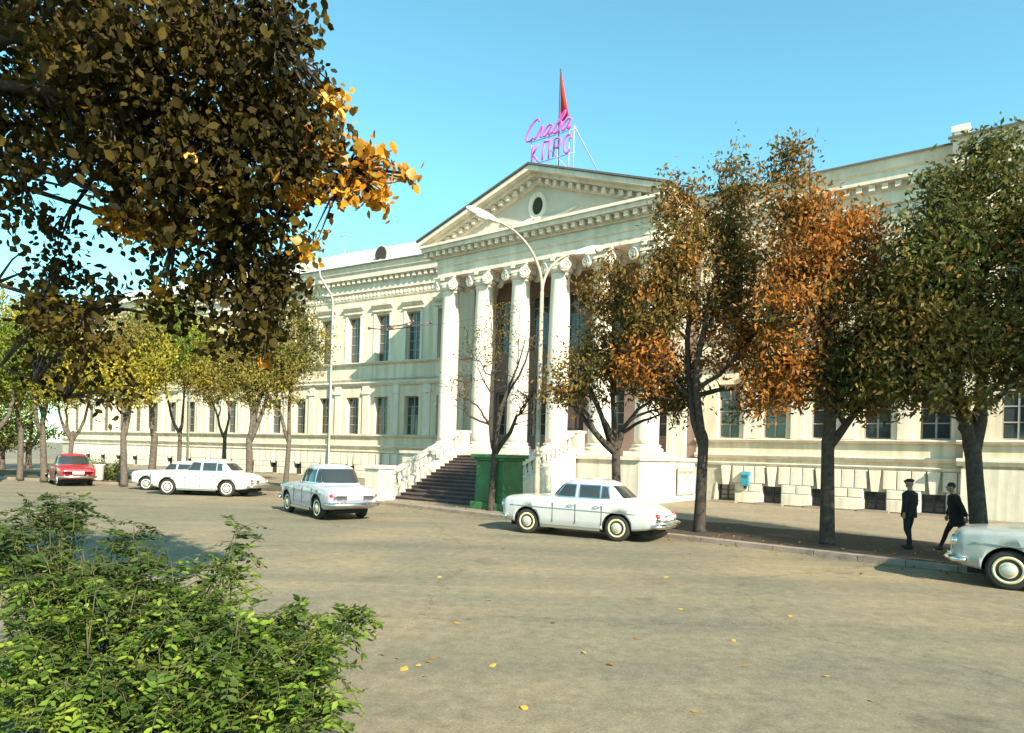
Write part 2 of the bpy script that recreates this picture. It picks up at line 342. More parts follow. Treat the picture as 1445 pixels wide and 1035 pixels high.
# ------------------------------------------------------------------ the building
bld = thing('government_building', 'long cream two storey neoclassical building with columned portico and triangular pediment', 'building', BO, -PHI)
LWX, LWR = -8.0, R(6)      # left wing hinges 6 degrees at the portico
def wing_part(mb, name, m, side, parent=None):
    if side == 'L': return mb.build(name, m, parent or bld, (LWX, 0, 0), LWR)
    return mb.build(name, m, parent or bld)
def wall_open(x0, x1, z0, z1, ops, depth=0.5, mi=0, y=0.0):
    """front face at y with rectangular openings and reveals"""
    mb = MB()
    xs = sorted(set([x0, x1] + [o[0] for o in ops] + [o[1] for o in ops])); zs = sorted(set([z0, z1] + [o[2] for o in ops] + [o[3] for o in ops]))
    for i in range(len(xs) - 1):
        for j in range(len(zs) - 1):
            cx, cz = (xs[i] + xs[i + 1]) / 2, (zs[j] + zs[j + 1]) / 2
            if any(o[0] < cx < o[1] and o[2] < cz < o[3] for o in ops): continue
            mb.add([(xs[i], y, zs[j]), (xs[i + 1], y, zs[j]), (xs[i + 1], y, zs[j + 1]), (xs[i], y, zs[j + 1])], [(0, 1, 2, 3)], mi)
    for (a, b, c, d) in ops:
        q = y + depth
        mb.add([(a, y, c), (a, q, c), (a, q, d), (a, y, d)], [(0, 1, 2, 3)], mi); mb.add([(b, y, c), (b, y, d), (b, q, d), (b, q, c)], [(0, 1, 2, 3)], mi)
        mb.add([(a, y, d), (a, q, d), (b, q, d), (b, y, d)], [(0, 1, 2, 3)], mi); mb.add([(a, y, c), (b, y, c), (b, q, c), (a, q, c)], [(0, 1, 2, 3)], mi)
    return mb
def window_meshes(wd, ht, rows, name, fm='frame'):
    fr = MB(); t = 0.07
    fr.box(-wd / 2, -wd / 2 + t, -0.05, 0.04, 0, ht); fr.box(wd / 2 - t, wd / 2, -0.05, 0.04, 0, ht)
    fr.box(-wd / 2 + t, wd / 2 - t, -0.05, 0.04, 0, t); fr.box(-wd / 2 + t, wd / 2 - t, -0.05, 0.04, ht - t, ht)
    fr.box(-0.04, 0.04, -0.045, 0.035, t, ht - t)
    for k in range(1, rows):
        z = t + (ht - 2 * t) * k / rows
        fr.box(-wd / 2 + t, -0.04, -0.04, 0.03, z - 0.025, z + 0.025); fr.box(0.04, wd / 2 - t, -0.04, 0.03, z - 0.025, z + 0.025)
    pa = MB(); pa.box(-wd / 2 + 0.01, wd / 2 - 0.01, 0.0, 0.02, 0.01, ht - 0.01)
    return fr.mesh(name, M[fm]), pa.mesh('pane', M['glass'])
def put_window(meshes, side, x, z, y=0.4, sill=None):
    fr, pa = meshes
    c, s = math.cos(LWR), math.sin(LWR)
    loc = (LWX + x * c - y * s, x * s + y * c, z) if side == 'L' else (x, y, z)
    o = link('window', fr, bld, loc, LWR if side == 'L' else 0); link('pane', pa, o)
    return o
Z_SILL, Z_STR, Z_UP, Z_DENT, Z_EAVE = 3.2, 7.1, 8.55, 14.55, 15.75
lo_h, up_h = 2.75, 3.4
WLO = window_meshes(1.3, lo_h, 4, 'lower_window'); WUP = window_meshes(1.3, up_h, 5, 'upper_window')
WLOR = window_meshes(1.15, lo_h, 4, 'lower_window_narrow'); WUPR = window_meshes(1.15, up_h, 5, 'upper_window_narrow')
WBA = window_meshes(0.86, 0.9, 3, 'basement_window', 'ironwork')
blockmesh = {}
def stone(side, x0, x1, z0, z1, y=-0.06, d=0.1, m='stone'):
    key = (round(x1 - x0, 3), round(z1 - z0, 3), d)
    if key not in blockmesh:
        a, b = (x1 - x0) / 2, (z1 - z0); e = 0.025; mb = MB()
        f = [(-a, -0.0, 0), (a, 0, 0), (a, 0, b), (-a, 0, b)]; g_ = [(-a + e, -d + 0.0, e), (a - e, -d, e), (a - e, -d, b - e), (-a + e, -d, b - e)]
        h = [(-a, -d + e, 0), (a, -d + e, 0), (a, -d + e, b), (-a, -d + e, b)]
        v = f + h + g_
        mb.add(v, [(0, 1, 5, 4), (1, 2, 6, 5), (2, 3, 7, 6), (3, 0, 4, 7), (4, 5, 9, 8), (5, 6, 10, 9), (6, 7, 11, 10), (7, 4, 8, 11), (8, 9, 10, 11)])
        blockmesh[key] = mb.mesh('stone_block', M[m])
    x, c, s = (x0 + x1) / 2, math.cos(LWR), math.sin(LWR); yy = y + d - 0.04
    yy += rngk.uniform(-0.012, 0.0)
    loc = (LWX + x * c - yy * s, x * s + yy * c, z0) if side == 'L' else (x, yy, z0)
    return link('stone_block', blockmesh[key], bld, loc, LWR if side == 'L' else 0)
def wing(side, x0, x1, cents, ww, prefix_end=None, flare=True):
    lo, up = (WLO, WUP) if side == 'L' else (WLOR, WUPR)
    ops = []
    for c in cents:
        ops += [(c - ww / 2, c + ww / 2, Z_SILL + 0.2, Z_SILL + 0.2 + lo_h), (c - ww / 2, c + ww / 2, Z_UP + 0.2, Z_UP + 0.2 + up_h)]
    wing_part(wall_open(x0, x1, 2.2, Z_DENT + 0.4, ops), 'wall', M['plaster'], side)
    bops = [(c - 0.44, c + 0.44, SW + 0.04, 1.02) for c in cents]
    wing_part(wall_open(x0, x1, 0.0, 2.2, bops, 0.4), 'plinth', M['joint'], side)
    for c in cents:
        put_window(lo, side, c, Z_SILL + 0.2); put_window(up, side, c, Z_UP + 0.2); put_window(WBA, side, c, SW + 0.05, 0.3)
    # mouldings
    def band(name, za, zb, out, zc=None):
        mb = MB(); mb.prism([(0.0, za), (-out * 0.45, za), (-out, (za + zb) / 2 + 0.02), (-out, zb - 0.04), (0.0, zb)], 'x', x0 - (0.0), x1); wing_part(mb, name, M['trim'], side)
    band('plinth_moulding', 2.02, 2.2, 0.16); band('plinth_cap', 2.38, 2.62, 0.22); band('sill_course', Z_SILL, Z_SILL + 0.17, 0.24)
    band('string_course', Z_STR - 0.12, Z_STR + 0.2, 0.26); band('upper_string', Z_STR + 0.3, Z_STR + 0.42, 0.14); band('upper_sill_course', Z_UP - 0.02, Z_UP + 0.17, 0.28)
    band('frieze_moulding', 13.35, 13.5, 0.1)
    mb = MB(); mb.box(x0, x1, -0.16, 0.05, 13.95, 14.5); wing_part(mb, 'frieze', M['trim'], side)
    mb = MB(); x = x0 + 0.15
    while x < x1 - 0.2: mb.box(x, x + 0.13, -0.12, 0.0, 13.56, 13.78); x += 0.36
    stuff(wing_part(mb, 'small_dentils', M['trim'], side))
    mb = MB(); x = x0 + 0.15
    while x < x1 - 0.3: mb.box(x, x + 0.24, -0.5, -0.1, 14.55, 14.82); x += 0.52
    stuff(wing_part(mb, 'dentils', M['trim'], side))
    mb = MB(); mb.prism([(0.0, 14.5), (-0.22, 14.5), (-0.24, 14.82), (-0.62, 14.84), (-0.66, 15.2), (-0.78, 15.3), (-0.9, 15.66), (0.0, 15.66)], 'x', x0, x1); wing_part(mb, 'cornice', M['trim'], side)
    mb = MB(); ry, rzz_ = (4.6, 18.9) if side == 'L' else (6.5, 17.6)
    mb.prism([(-0.98, 15.66), (-0.98, 15.74), (ry, rzz_), (ry + 3.0, rzz_), (14, 15.7), (14, 15.66)], 'x', x0 - 0.1, x1 + 0.1); wing_part(mb, 'roof', M['roof'], side)
    if side == 'L':
        mb = MB(); x = x0
        while x < x1:
            mb.prism([(-0.985, 15.73), (-0.985, 15.79), (4.6, 18.95), (4.6, 18.89)], 'x', x, x + 0.04); x += 0.9
        stuff(wing_part(mb, 'roof_seams', M['roof'], side))
    for i, c in enumerate(cents):
        # hood mouldings over upper windows, architrave strips
        mb = MB(); hw = ww / 2 + 0.32
        mb.prism([(0, 12.62), (-0.12, 12.62), (-0.3, 12.78), (-0.32, 12.9), (0, 12.95)], 'x', c - hw, c + hw)
        mb.prism([(0, 12.28), (-0.08, 12.28), (-0.16, 12.36), (-0.16, 12.46), (0, 12.48)], 'x', c - hw + 0.06, c + hw - 0.06)
        wing_part(mb, 'window_hood', M['trim'], side)
        mb = MB(); mb.box(c - ww / 2 - 0.2, c - ww / 2 - 0.003, -0.06, 0.02, Z_UP + 0.19, 12.26); mb.box(c + ww / 2 + 0.003, c + ww / 2 + 0.2, -0.06, 0.02, Z_UP + 0.19, 12.26)
        wing_part(mb, 'window_surround', M['trim'], side)
        # lower pilaster to the right of each window
    sp = abs(cents[1] - cents[0])
    for i, c in enumerate(cents):
        px = c + sp / 2
        if px > x1 - 0.3: continue
        mb = MB(); mb.box(px - 0.3, px + 0.3, -0.1, 0.02, Z_SILL + 0.18, 6.35); mb.box(px - 0.37, px + 0.37, -0.17, 0.02, 6.35, 6.62); mb.box(px - 0.33, px + 0.33, -0.12, 0.02, 6.62, Z_STR - 0.12)
        wing_part(mb, 'pilaster', M['trim'], side)
    # plinth stones
    for i, c in enumerate(cents):
        a, b = c + 0.47, c + sp - 0.47
        if b > x1: b = x1 - 0.02
        if b - a < 0.3: continue
        mid = (a + b) / 2; j = 0.012
        stone(side, a, b, SW + 0.02, 0.70); stone(side, a, mid - j, 0.72, 1.12); stone(side, mid + j, b, 0.72, 1.12)
        k = c + 0.30; e = c + sp - 0.30; t3 = (e - k) / 3
        for q in range(3): stone(side, k + q * t3 + j, k + (q + 1) * t3 - j, 1.14, 2.0)
        mb = MB(); mb.prism([(c - 0.13, 1.03), (c + 0.13, 1.03), (c + 0.24, 2.0), (c - 0.24, 2.0)], 'y', -0.16, 0.02); wing_part(mb, 'keystone', M['trim'], side)
        for sgn in (-1, 1):
            if flare and sgn < 0:
                mb = MB(); mb.prism([(c - 0.62, SW + 0.02), (c - 0.445, SW + 0.02), (c - 0.445, 1.02), (c - 0.52, 1.12)], 'y', -0.07, 0.0); wing_part(mb, 'window_jamb', M['trim'], side)
        mb = MB(); mb.box(c - 0.62, c + 0.62, -0.55, -0.02, SW - 0.02, SW + 0.10); mb.box(c - 0.50, c + 0.50, -0.43, -0.03, SW + 0.1, SW + 0.104, 1)
        wing_part(mb, 'light_well', [M['kerb'], M['dark']], side)
Lc = [-2.35 - 2.84 * k for k in range(18)]
wing('L', -53.0, 0.0, Lc, 1.3)
Rc = [9.28 + 2.26 * k for k in range(5)]
wing('R', 7.6, 19.35, Rc, 1.15)
# right end pavilion, slightly proud
def pavilion():
    x0, x1, y = 19.36, 46.0, -0.45
    cents = [21.2 + 2.4 * k for k in range(10)]; ww = 1.15; ops = []
    for c in cents: ops += [(c - ww / 2, c + ww / 2, Z_SILL + 0.2, Z_SILL + 0.2 + lo_h), (c - ww / 2, c + ww / 2, Z_UP + 0.2, Z_UP + 0.2 + up_h)]
    mb = wall_open(x0, x1, 2.2, 15.0, ops, y=y); mb.add([(x0, y, 2.2), (x0, 0.5, 2.2), (x0, 0.5, 15.0), (x0, y, 15.0)], [(0, 1, 2, 3)]); mb.build('wall', M['plaster'], bld)
    mb = wall_open(x0 - 0.05, x1, 0, 2.2, [], y=y - 0.05); mb.add([(x0 - 0.05, y - 0.05, 0), (x0 - 0.05, 0.4, 0), (x0 - 0.05, 0.4, 2.2), (x0 - 0.05, y - 0.05, 2.2)], [(0, 1, 2, 3)]); mb.build('plinth', M['stone'], bld)
    for c in cents: put_window(WLOR, 'R', c, Z_SILL + 0.2, y + 0.26); put_window(WUPR, 'R', c, Z_UP + 0.2, y + 0.26)
    def band(name, za, zb, out):
        mb = MB(); mb.prism([(y, za), (y - out * 0.45, za), (y - out, (za + zb) / 2 + 0.02), (y - out, zb - 0.04), (y, zb)], 'x', x0 - out, x1); mb.build(name, M['trim'], bld)
    band('plinth_cap', 2.3, 2.62, 0.22); band('sill_course', Z_SILL, Z_SILL + 0.17, 0.24); band('string_course', Z_STR - 0.12, Z_STR + 0.2, 0.26); band('upper_sill_course', Z_UP, Z_UP + 0.17, 0.28)
    mb = MB(); mb.prism([(y, 14.5), (y - 0.22, 14.5), (y - 0.24, 14.82), (y - 0.62, 14.84), (y - 0.66, 15.2), (y - 0.78, 15.3), (y - 0.9, 15.72), (y, 15.72)], 'x', x0 - 0.6, x1); mb.build('cornice', M['trim'], bld)
    mb = MB(); x = x0 - 0.3
    while x < x1: mb.box(x, x + 0.24, y - 0.5, y - 0.1, 14.55, 14.83); x += 0.52
    stuff(mb.build('dentils', M['trim'], bld))
    mb = MB(); mb.prism([(y - 1.0, 15.72), (y - 1.0, 15.8), (6.5, 17.85), (14, 15.7)], 'x', x0 - 0.7, x1); mb.build('roof', M['roof'], bld)
    mb = MB(); mb.box(18.75, 19.2, -0.5, -0.1, 15.7, 16.35); mb.box(18.65, 19.3, -0.6, 0.0, 16.35, 16.6); mb.build('chimney', M['trim'], bld)
pavilion()
# far end wall of the left wing and rear mass
mb = MB(); mb.box(-53, -0.0, 0.5, 13.5, 0, 15.6); mb.build('rear_mass', M['plaster'], bld, (LWX, 0, 0), LWR)
mb = MB(); mb.box(-7.6, 46, 0.75, 13.5, 0, 15.6); mb.build('rear_mass', M['plaster'], bld)
# dark rims on the eaves
for side, x0, x1, y in (('L', -53.1, 0, -1.0), ('R', 7.6, 19.2, -1.0)):
    mb = MB(); mb.box(x0, x1, y - 0.02, y + 0.06, 15.665, 15.75); wing_part(mb, 'gutter', M['roof_dark'], side)
mb = MB(); mb.box(18.6, 46, -1.49, -1.4, 15.74, 15.82); mb.build('gutter', M['roof_dark'], bld)
# downpipe with swan neck on the left wing, round dormer, aerial
mb = MB(); mb.tube([(-13.6, -1.02, 15.75), (-13.55, -1.0, 15.3), (-13.0, -0.35, 14.0), (-12.87, -0.28, 13.4), (-12.87, -0.28, 0.45), (-12.8, -0.5, 0.25)], 0.085, 8); wing_part(mb, 'downpipe', M['pipe'], 'L')
mb = MB(); mb.tube([(-30.6, -1.02, 15.75), (-30.5, -0.35, 14.0), (-30.5, -0.28, 13.4), (-30.5, -0.28, 0.45)], 0.085, 8); wing_part(mb, 'downpipe', M['pipe'], 'L')
mb = MB(); n = 14
for (r, m_i) in ((0.62, 0),):
    ring = [(math.cos(math.pi * k / n), math.sin(math.pi * k / n)) for k in range(n + 1)]
    f = [(r * a, 0.0, 16.2 + r * 1.15 * b) for a, b in ring]; bk = [(r * a, 4.0, 16.2 + r * 1.15 * b + 0.15) for a, b in ring]
    mb.add(f + bk, [(i, i + 1, i + 2 + n, i + 1 + n) for i in range(n)], 0, True)
    mb.box(-r, -r + 0.05, 0, 3, 15.75, 16.2); mb.box(r - 0.05, r, 0, 3, 15.75, 16.2)
dm = mb.build('dormer', M['roof'], bld, (LWX - 8.0 * math.cos(LWR), -8.0 * math.sin(LWR) - 0.3, 0.05), LWR)
mb = MB(); mb.prism([(0.62 * math.cos(2 * math.pi * k / 20), 16.35 + 0.7 * math.sin(2 * math.pi * k / 20)) for k in range(20)], 'y', -0.12, 0.1); mb.build('dormer_frame', M['roof'], dm)
mb = MB(); mb.prism([(0.52 * math.cos(2 * math.pi * k / 20), 16.35 + 0.6 * math.sin(2 * math.pi * k / 20)) for k in range(20)], 'y', -0.16, -0.1); mb.build('dormer_opening', M['dark'], dm)
mb = MB(); mb.tube([(-15.6, 3.5, 16.6), (-15.6, 3.5, 20.2)], 0.05, 6); mb.tube([(-16.2, 3.5, 20.0), (-15.0, 3.5, 20.0)], 0.03, 5); wing_part(mb, 'aerial', M['pipe'], 'L')

# portico
PW, PD = 7.6, 4.6
pod = MB(); pod.box(-PW, PW, -6.6, -0.01, 0, 2.14); pod.build('podium', M['stone'], bld)
mb = MB(); mb.box(-PW - 0.12, PW + 0.12, -6.72, -0.01, 2.14, 2.3); mb.build('podium_cap', M['trim'], bld)
mb = MB(); mb.box(-PW - 0.06, PW + 0.06, -6.66, -0.01, 0.0, 0.42); mb.build('podium_base', M['stone'], bld)
bops = []
for x in (-5.3, -2.65, 0, 2.65, 5.3):
    bops += [(x - 0.7, x + 0.7, 2.32 if x == 0 else 3.4, 6.2), (x - 0.65, x + 0.65, 8.7, 12.1)]
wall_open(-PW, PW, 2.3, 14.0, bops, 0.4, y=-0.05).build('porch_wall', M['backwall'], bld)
for x in (-5.3, -2.65, 0, 2.65, 5.3):
    put_window(WUP, 'R', x, 8.7, 0.22)
    if x: put_window(WLO, 'R', x, 3.42, 0.22)
mb = MB(); mb.box(-0.7, -0.02, 0.15, 0.22, 2.3, 5.2); mb.box(0.02, 0.7, 0.15, 0.22, 2.3, 5.2); mb.box(-0.7, 0.7, 0.15, 0.2, 5.25, 6.2)
for sx in (-0.36, 0.36):
    for z in (2.6, 3.9): mb.box(sx - 0.22, sx + 0.22, 0.11, 0.15, z, z + 1.05)
mb.build('entrance_door', M['step'], bld)
PZ = -0.3
def column(x, y):
    zb, zt = 2.6, 13.1
    prof = [(0.60, zb + 0.62), (0.60, zb + 0.9), (0.605, 5.0), (0.59, 7.5), (0.55, 10.0), (0.50, 12.1), (0.53, 12.16), (0.53, 12.24), (0.5, 12.28)]
    mb = MB(); mb.lathe([(r, z) for r, z in prof], 28); c = mb.build('column', M['trim'], bld, (x, y, PZ))
    mb = MB(); mb.box(-0.82, 0.82, -0.82, 0.82, zb, zb + 0.26)
    mb.lathe([(0.8, zb + 0.262), (0.84, zb + 0.34), (0.8, zb + 0.42), (0.68, zb + 0.46), (0.68, zb + 0.5), (0.73, zb + 0.55), (0.7, zb + 0.6), (0.62, zb + 0.615)], 28); mb.build('base', M['trim'], c)
    cp = MB(); cp.lathe([(0.52, 12.285), (0.66, 12.42), (0.68, 12.52), (0.6, 12.6)], 24)
    cp.box(-0.74, 0.74, -0.7, 0.7, 12.86, 13.0); cp.box(-0.68, 0.68, -0.64, 0.64, 12.6, 12.86)
    cp.box(-0.8, 0.8, -0.78, 0.78, 13.0, 13.09)
    for sx in (-1, 1):
        for sy in (-1, 1):
            v0 = MB(); v0.lathe([(0.30, -0.07), (0.31, 0.0), (0.30, 0.07)], 18, axis='y', smooth=False)
            for yy in (-0.085, 0.085):
                sp_ = [(math.cos(q) * (0.28 - 0.021 * q), yy, math.sin(q) * (0.28 - 0.021 * q)) for q in np.linspace(0, 11.5, 34)]
                v0.tube(sp_, 0.034, 5)
            ca, sa = math.cos(sx * sy * -0.30), math.sin(sx * sy * -0.30); cx, cy = sx * 0.66, sy * 0.60
            cp.add([(px * ca - py * sa + cx, px * sa + py * ca + cy, pz + 12.56) for px, py, pz in v0.v], v0.f, 0, False)
    for s_ in (-1, 1):
        cp.prism([(-0.12, 12.82), (0.12, 12.82), (0.15, 13.0), (0, 13.2), (-0.15, 13.0)], 'y', s_ * 0.80, s_ * 0.86)
    cp.build('capital', M['trim'], c)
for k in range(6): column(-6.6 + 2.64 * k, -3.85)
for sx in (-1, 1):
    mb = MB(); mb.box(sx * 6.6 - 0.5, sx * 6.6 + 0.5, -0.4, -0.06, 2.3, 13.1); mb.box(sx * 6.6 - 0.6, sx * 6.6 + 0.6, -0.48, -0.05, 12.5, 13.09); mb.build('pilaster', M['trim'], bld)
mb = MB(); mb.box(-7.25, 7.25, -4.4, -3.3, 13.1, 13.38); mb.box(-7.29, 7.29, -4.44, -3.3, 13.38, 13.66); mb.prism([(-4.44, 13.66), (-4.56, 13.72), (-4.56, 13.8), (-3.3, 13.8), (-3.3, 13.66)], 'x', -7.4, 7.4)
for s_ in (-1, 1):
    mb.box(s_ * 6.6 - 0.65, s_ * 6.6 + 0.65, -3.295, -0.05, 13.1, 13.8)
mb.build('architrave', M['trim'], bld, (0, 0, PZ))
mb = MB(); mb.box(-7.28, 7.28, -4.42, -0.05, 13.8, 14.2); mb.build('frieze', M['trim'], bld, (0, 0, PZ))
mb = MB(); mb.box(-7.2, 7.2, -3.3, -0.05, 13.5, 13.58); mb.build('porch_ceiling', M['plaster'], bld, (0, 0, PZ))
mb = MB(); mb.box(-7.42, 7.42, -4.56, -0.05, 14.2, 14.3); mb.box(-8.0, 8.0, -5.12, -0.05, 14.58, 14.8); mb.box(-8.1, 8.1, -5.24, -0.05, 14.8, 14.95); mb.box(-7.44, 7.44, -4.6, -0.05, 14.3, 14.58); mb.build('horizontal_cornice', M['trim'], bld, (0, 0, PZ))
mb = MB(); x = -7.9
while x < 7.75: mb.box(x, x + 0.22, -4.98, -4.55, 14.31, 14.56); x += 0.5
y = -4.4
while y < -1.2: mb.box(-7.86, -7.44, y, y + 0.22, 14.31, 14.56); mb.box(7.44, 7.86, y, y + 0.22, 14.31, 14.56); y += 0.5
stuff(mb.build('dentils', M['trim'], bld, (0, 0, PZ)))
ZA = 17.75; HW = 8.15
def rz(x): return 14.95 + (ZA - 14.95) * (1 - abs(x) / HW)
mb = MB(); mb.prism([(-7.5, 14.95), (7.5, 14.95), (0, 14.95 + 2.55)], 'y', -4.25, -3.9); tym = mb.build('tympanum', M['tymp'], bld, (0, 0, PZ))
for s_ in (-1, 1):
    mb = MB()
    def rake(t0, t1, y0, y1, dn0, dn1):
        ps = []
        xa, xb = s_ * HW, 0
        ps = [(xa, 14.96 - dn0 * 0), (xb, ZA)]
        v = []
        for (xx, zz) in ((xa, 14.95), (xb, ZA)):
            for yy in (y0, y1):
                for d in (dn0, dn1): v.append((xx * (1 if d == dn1 else 0.999), yy, zz + d))
        mb.add(v, [(0, 1, 3, 2), (4, 6, 7, 5), (0, 4, 5, 1), (2, 3, 7, 6), (0, 2, 6, 4), (1, 5, 7, 3)])
    rake(0, 0, -5.24, -3.95, 0.02, 0.28); rake(0, 0, -4.85, -3.95, -0.17, 0.02); rake(0, 0, -4.42, -3.95, -0.52, -0.17)
    mb.build('raking_cornice', M['trim'], bld, (0, 0, PZ))
    mb = MB(); N = 15
    for k in range(N):
        x = s_ * (0.35 + 6.9 * k / (N - 1)); z = rz(x) - 0.2
        mb.box(x - 0.11, x + 0.11, -4.72, -4.40, z - 0.28, z - 0.02)
    stuff(mb.build('raking_dentils', M['trim'], bld, (0, 0, PZ)))
    mb = MB(); v = []
    for (xx, zz) in ((s_ * (HW + 0.12), 14.93 + 0.28), (0, ZA + 0.29)):
        for yy in (-5.34, 9.0):
            for d in (0.0, 0.1): v.append((xx, yy, zz + d))
    mb.add(v, [(0, 1, 3, 2), (4, 6, 7, 5), (0, 4, 5, 1), (2, 3, 7, 6), (0, 2, 6, 4), (1, 5, 7, 3)])
    mb.build('portico_roof', M['roof_dark'], bld, (0, 0, PZ))
    mb = MB(); mb.prism([(s_ * 7.9, 15.0), (s_ * 0.05, 15.0), (s_ * 0.05, ZA + 0.2)], 'y', -3.88, 8.9); mb.build('attic', M['plaster'], bld, (0, 0, PZ))
# oculus with ring, and relief festoon below
mb = MB(); R0, R1 = 0.36, 0.58; n = 24
ring = [(math.cos(2 * math.pi * k / n), math.sin(2 * math.pi * k / n)) for k in range(n)]
v = [(R0 * a, -4.36, 16.1 + R0 * 1.35 * b) for a, b in ring] + [(R1 * a, -4.40, 16.1 + R1 * 1.25 * b) for a, b in ring] + [(R1 * a * 1.06, -4.25, 16.1 + R1 * 1.31 * b) for a, b in ring] + [(R0 * a, -4.2, 16.1 + R0 * 1.35 * b) for a, b in ring]
mb.add(v, [(i, (i + 1) % n, (i + 1) % n + n, i + n) for i in range(n)] + [(i + n, (i + 1) % n + n, (i + 1) % n + 2 * n, i + 2 * n) for i in range(n)] + [(i, i + 3 * n, (i + 1) % n + 3 * n, (i + 1) % n) for i in range(n)], 0, False)
oc = mb.build('oculus', M['trim'], bld, (0, 0, PZ))
mb = MB(); mb.prism([(R0 * a, 16.1 + R0 * 1.35 * b) for a, b in ring], 'y', -4.275, -4.24); mb.build('pane', M['dark'], oc)
mb = MB()
for s_ in (-1, 1):
    mb.tube([(s_ * 0.3, -4.3, 15.45), (s_ * 0.9, -4.33, 15.28), (s_ * 1.6, -4.33, 15.34), (s_ * 2.3, -4.3, 15.55), (s_ * 2.6, -4.27, 15.62)], [0.1, 0.13, 0.12, 0.08, 0.03], 8)
mb.tube([(-0.35, -4.3, 15.5), (0, -4.36, 15.3), (0.35, -4.3, 15.5)], [0.06, 0.14, 0.06], 8)
mb.build('festoon', M['trim'], bld, (0, 0, PZ))

# ------------------------------------------------------------------ entrance stairs
stz = thing('entrance_staircase', 'broad flight of dark stone steps with white balustrades below the portico', 'staircase', site(0, 0), -PHI)
NST = 15; YT, YB = -6.75, -13.7
def edges(t): return (-2.9 + 2.0 * t, 3.9 + 0.55 * t)     # t=0 top, 1 foot
for k in range(NST):
    t0, t1 = k / NST, (k + 1) / NST; za = SW + (2.3 - SW) * (1 - k / NST) - 0.02
    zl = SW + 0.0
    y0, y1 = YT + (YB - YT) * t0, YT + (YB - YT) * t1
    l, r = edges((t0 + t1) / 2)
    mb = MB(); zr = (2.3 - SW) / NST; h_ = za - zr
    mb.box(l, r, y1, y0 - 0.001, SW - 0.05, h_ - 0.045); mb.box(l, r, y1 - 0.035, y0 - 0.001, h_ - 0.045, h_)
    mb.build('step', M['step'], stz)
bal_prof = [(0.05, 0), (0.085, 0.02), (0.085, 0.07), (0.05, 0.11), (0.095, 0.24), (0.1, 0.32), (0.055, 0.48), (0.045, 0.56), (0.08, 0.61), (0.08, 0.66)]
mb = MB(); mb.lathe(bal_prof, 10); balm = mb.mesh('baluster', M['trim'])
def zline(t): return SW + (2.3 - SW) * (1 - t)
for s_ in (0, 1):
    pts = []
    for t in (0, 1): pts.append(((edges(t)[s_]) + (-0.24 if s_ == 0 else 0.24), YT + (YB - YT) * t))
    def cb(wd, d0, d1, name, m):
        mb = MB(); v = []
        for (x, y), t in zip(pts, (0, 1)):
            z = zline(t)
            for dx in (-wd, wd):
                for d in (d0, d1):
                    v.append((x + dx, y, max(z + d, 0.02) if d0 < -1 else z + d))
        mb.add(v, [(0, 1, 3, 2), (4, 6, 7, 5), (0, 4, 5, 1), (2, 3, 7, 6), (0, 2, 6, 4), (1, 5, 7, 3)]); return mb.build(name, m, stz)
    cb(0.23, -2.4, 0.22, 'cheek_wall', M['stone']); cb(0.27, 0.221, 0.32, 'cheek_coping', M['trim']); cb(0.16, 0.96, 1.12, 'handrail', M['trim'])
    nb = 17
    for k in range(nb):
        t = (k + 0.7) / (nb + 0.4); x = pts[0][0] + (pts[1][0] - pts[0][0]) * t; y = pts[0][1] + (pts[1][1] - pts[0][1]) * t
        link('baluster', balm, stz, (x, y, zline(t) + 0.305))
    x, y = pts[0]; mb = MB(); mb.box(x - 0.32, x + 0.32, y - 0.05, y + 0.59, 2.3, 3.35); mb.box(x - 0.38, x + 0.38, y - 0.11, y + 0.65, 3.35, 3.47); mb.build('newel', M['trim'], stz)
    x, y = pts[1]
    if s_ == 0:
        mb = MB(); mb.box(x - 0.45, x + 0.45, y - 0.85, y + 0.05, 0.0, 1.45); mb.box(x - 0.53, x + 0.53, y - 0.93, y + 0.13, 1.45, 1.62); mb.box(x - 0.5, x + 0.5, y - 0.9, y + 0.1, 0.02, 0.3)
        bevelled(mb.build('pedestal', M['trim'], stz), 0.02); mb = MB(); mb.box(x + 0.451, x + 0.462, y - 0.7, y - 0.1, 0.45, 1.3); mb.build('pedestal_shade_panel', M['palegreen'], stz)  # thin pale green sheet paints the shaded face of the pedestal
gp = thing('green_pedestal', 'tall dark green pedestal with projecting cap at the foot of the steps', 'pedestal', site(5.1, -13.55), -PHI)
mb = MB(); mb.prism([(-0.74, SW), (0.74, SW), (0.66, 2.0), (-0.66, 2.0)], 'y', -0.62, 0.62); bevelled(mb.build('shaft', M['green'], gp), 0.02)
mb = MB(); mb.box(-0.72, 0.72, -0.72, 0.72, 2.0, 2.1); mb.box(-0.82, 0.82, -0.8, 0.8, 2.1, 2.24); bevelled(mb.build('cap', M['green'], gp), 0.02)
mb = MB(); mb.box(-0.84, 0.84, -0.76, 0.76, SW - 0.05, SW + 0.28); bevelled(mb.build('foot', M['green'], gp), 0.02)

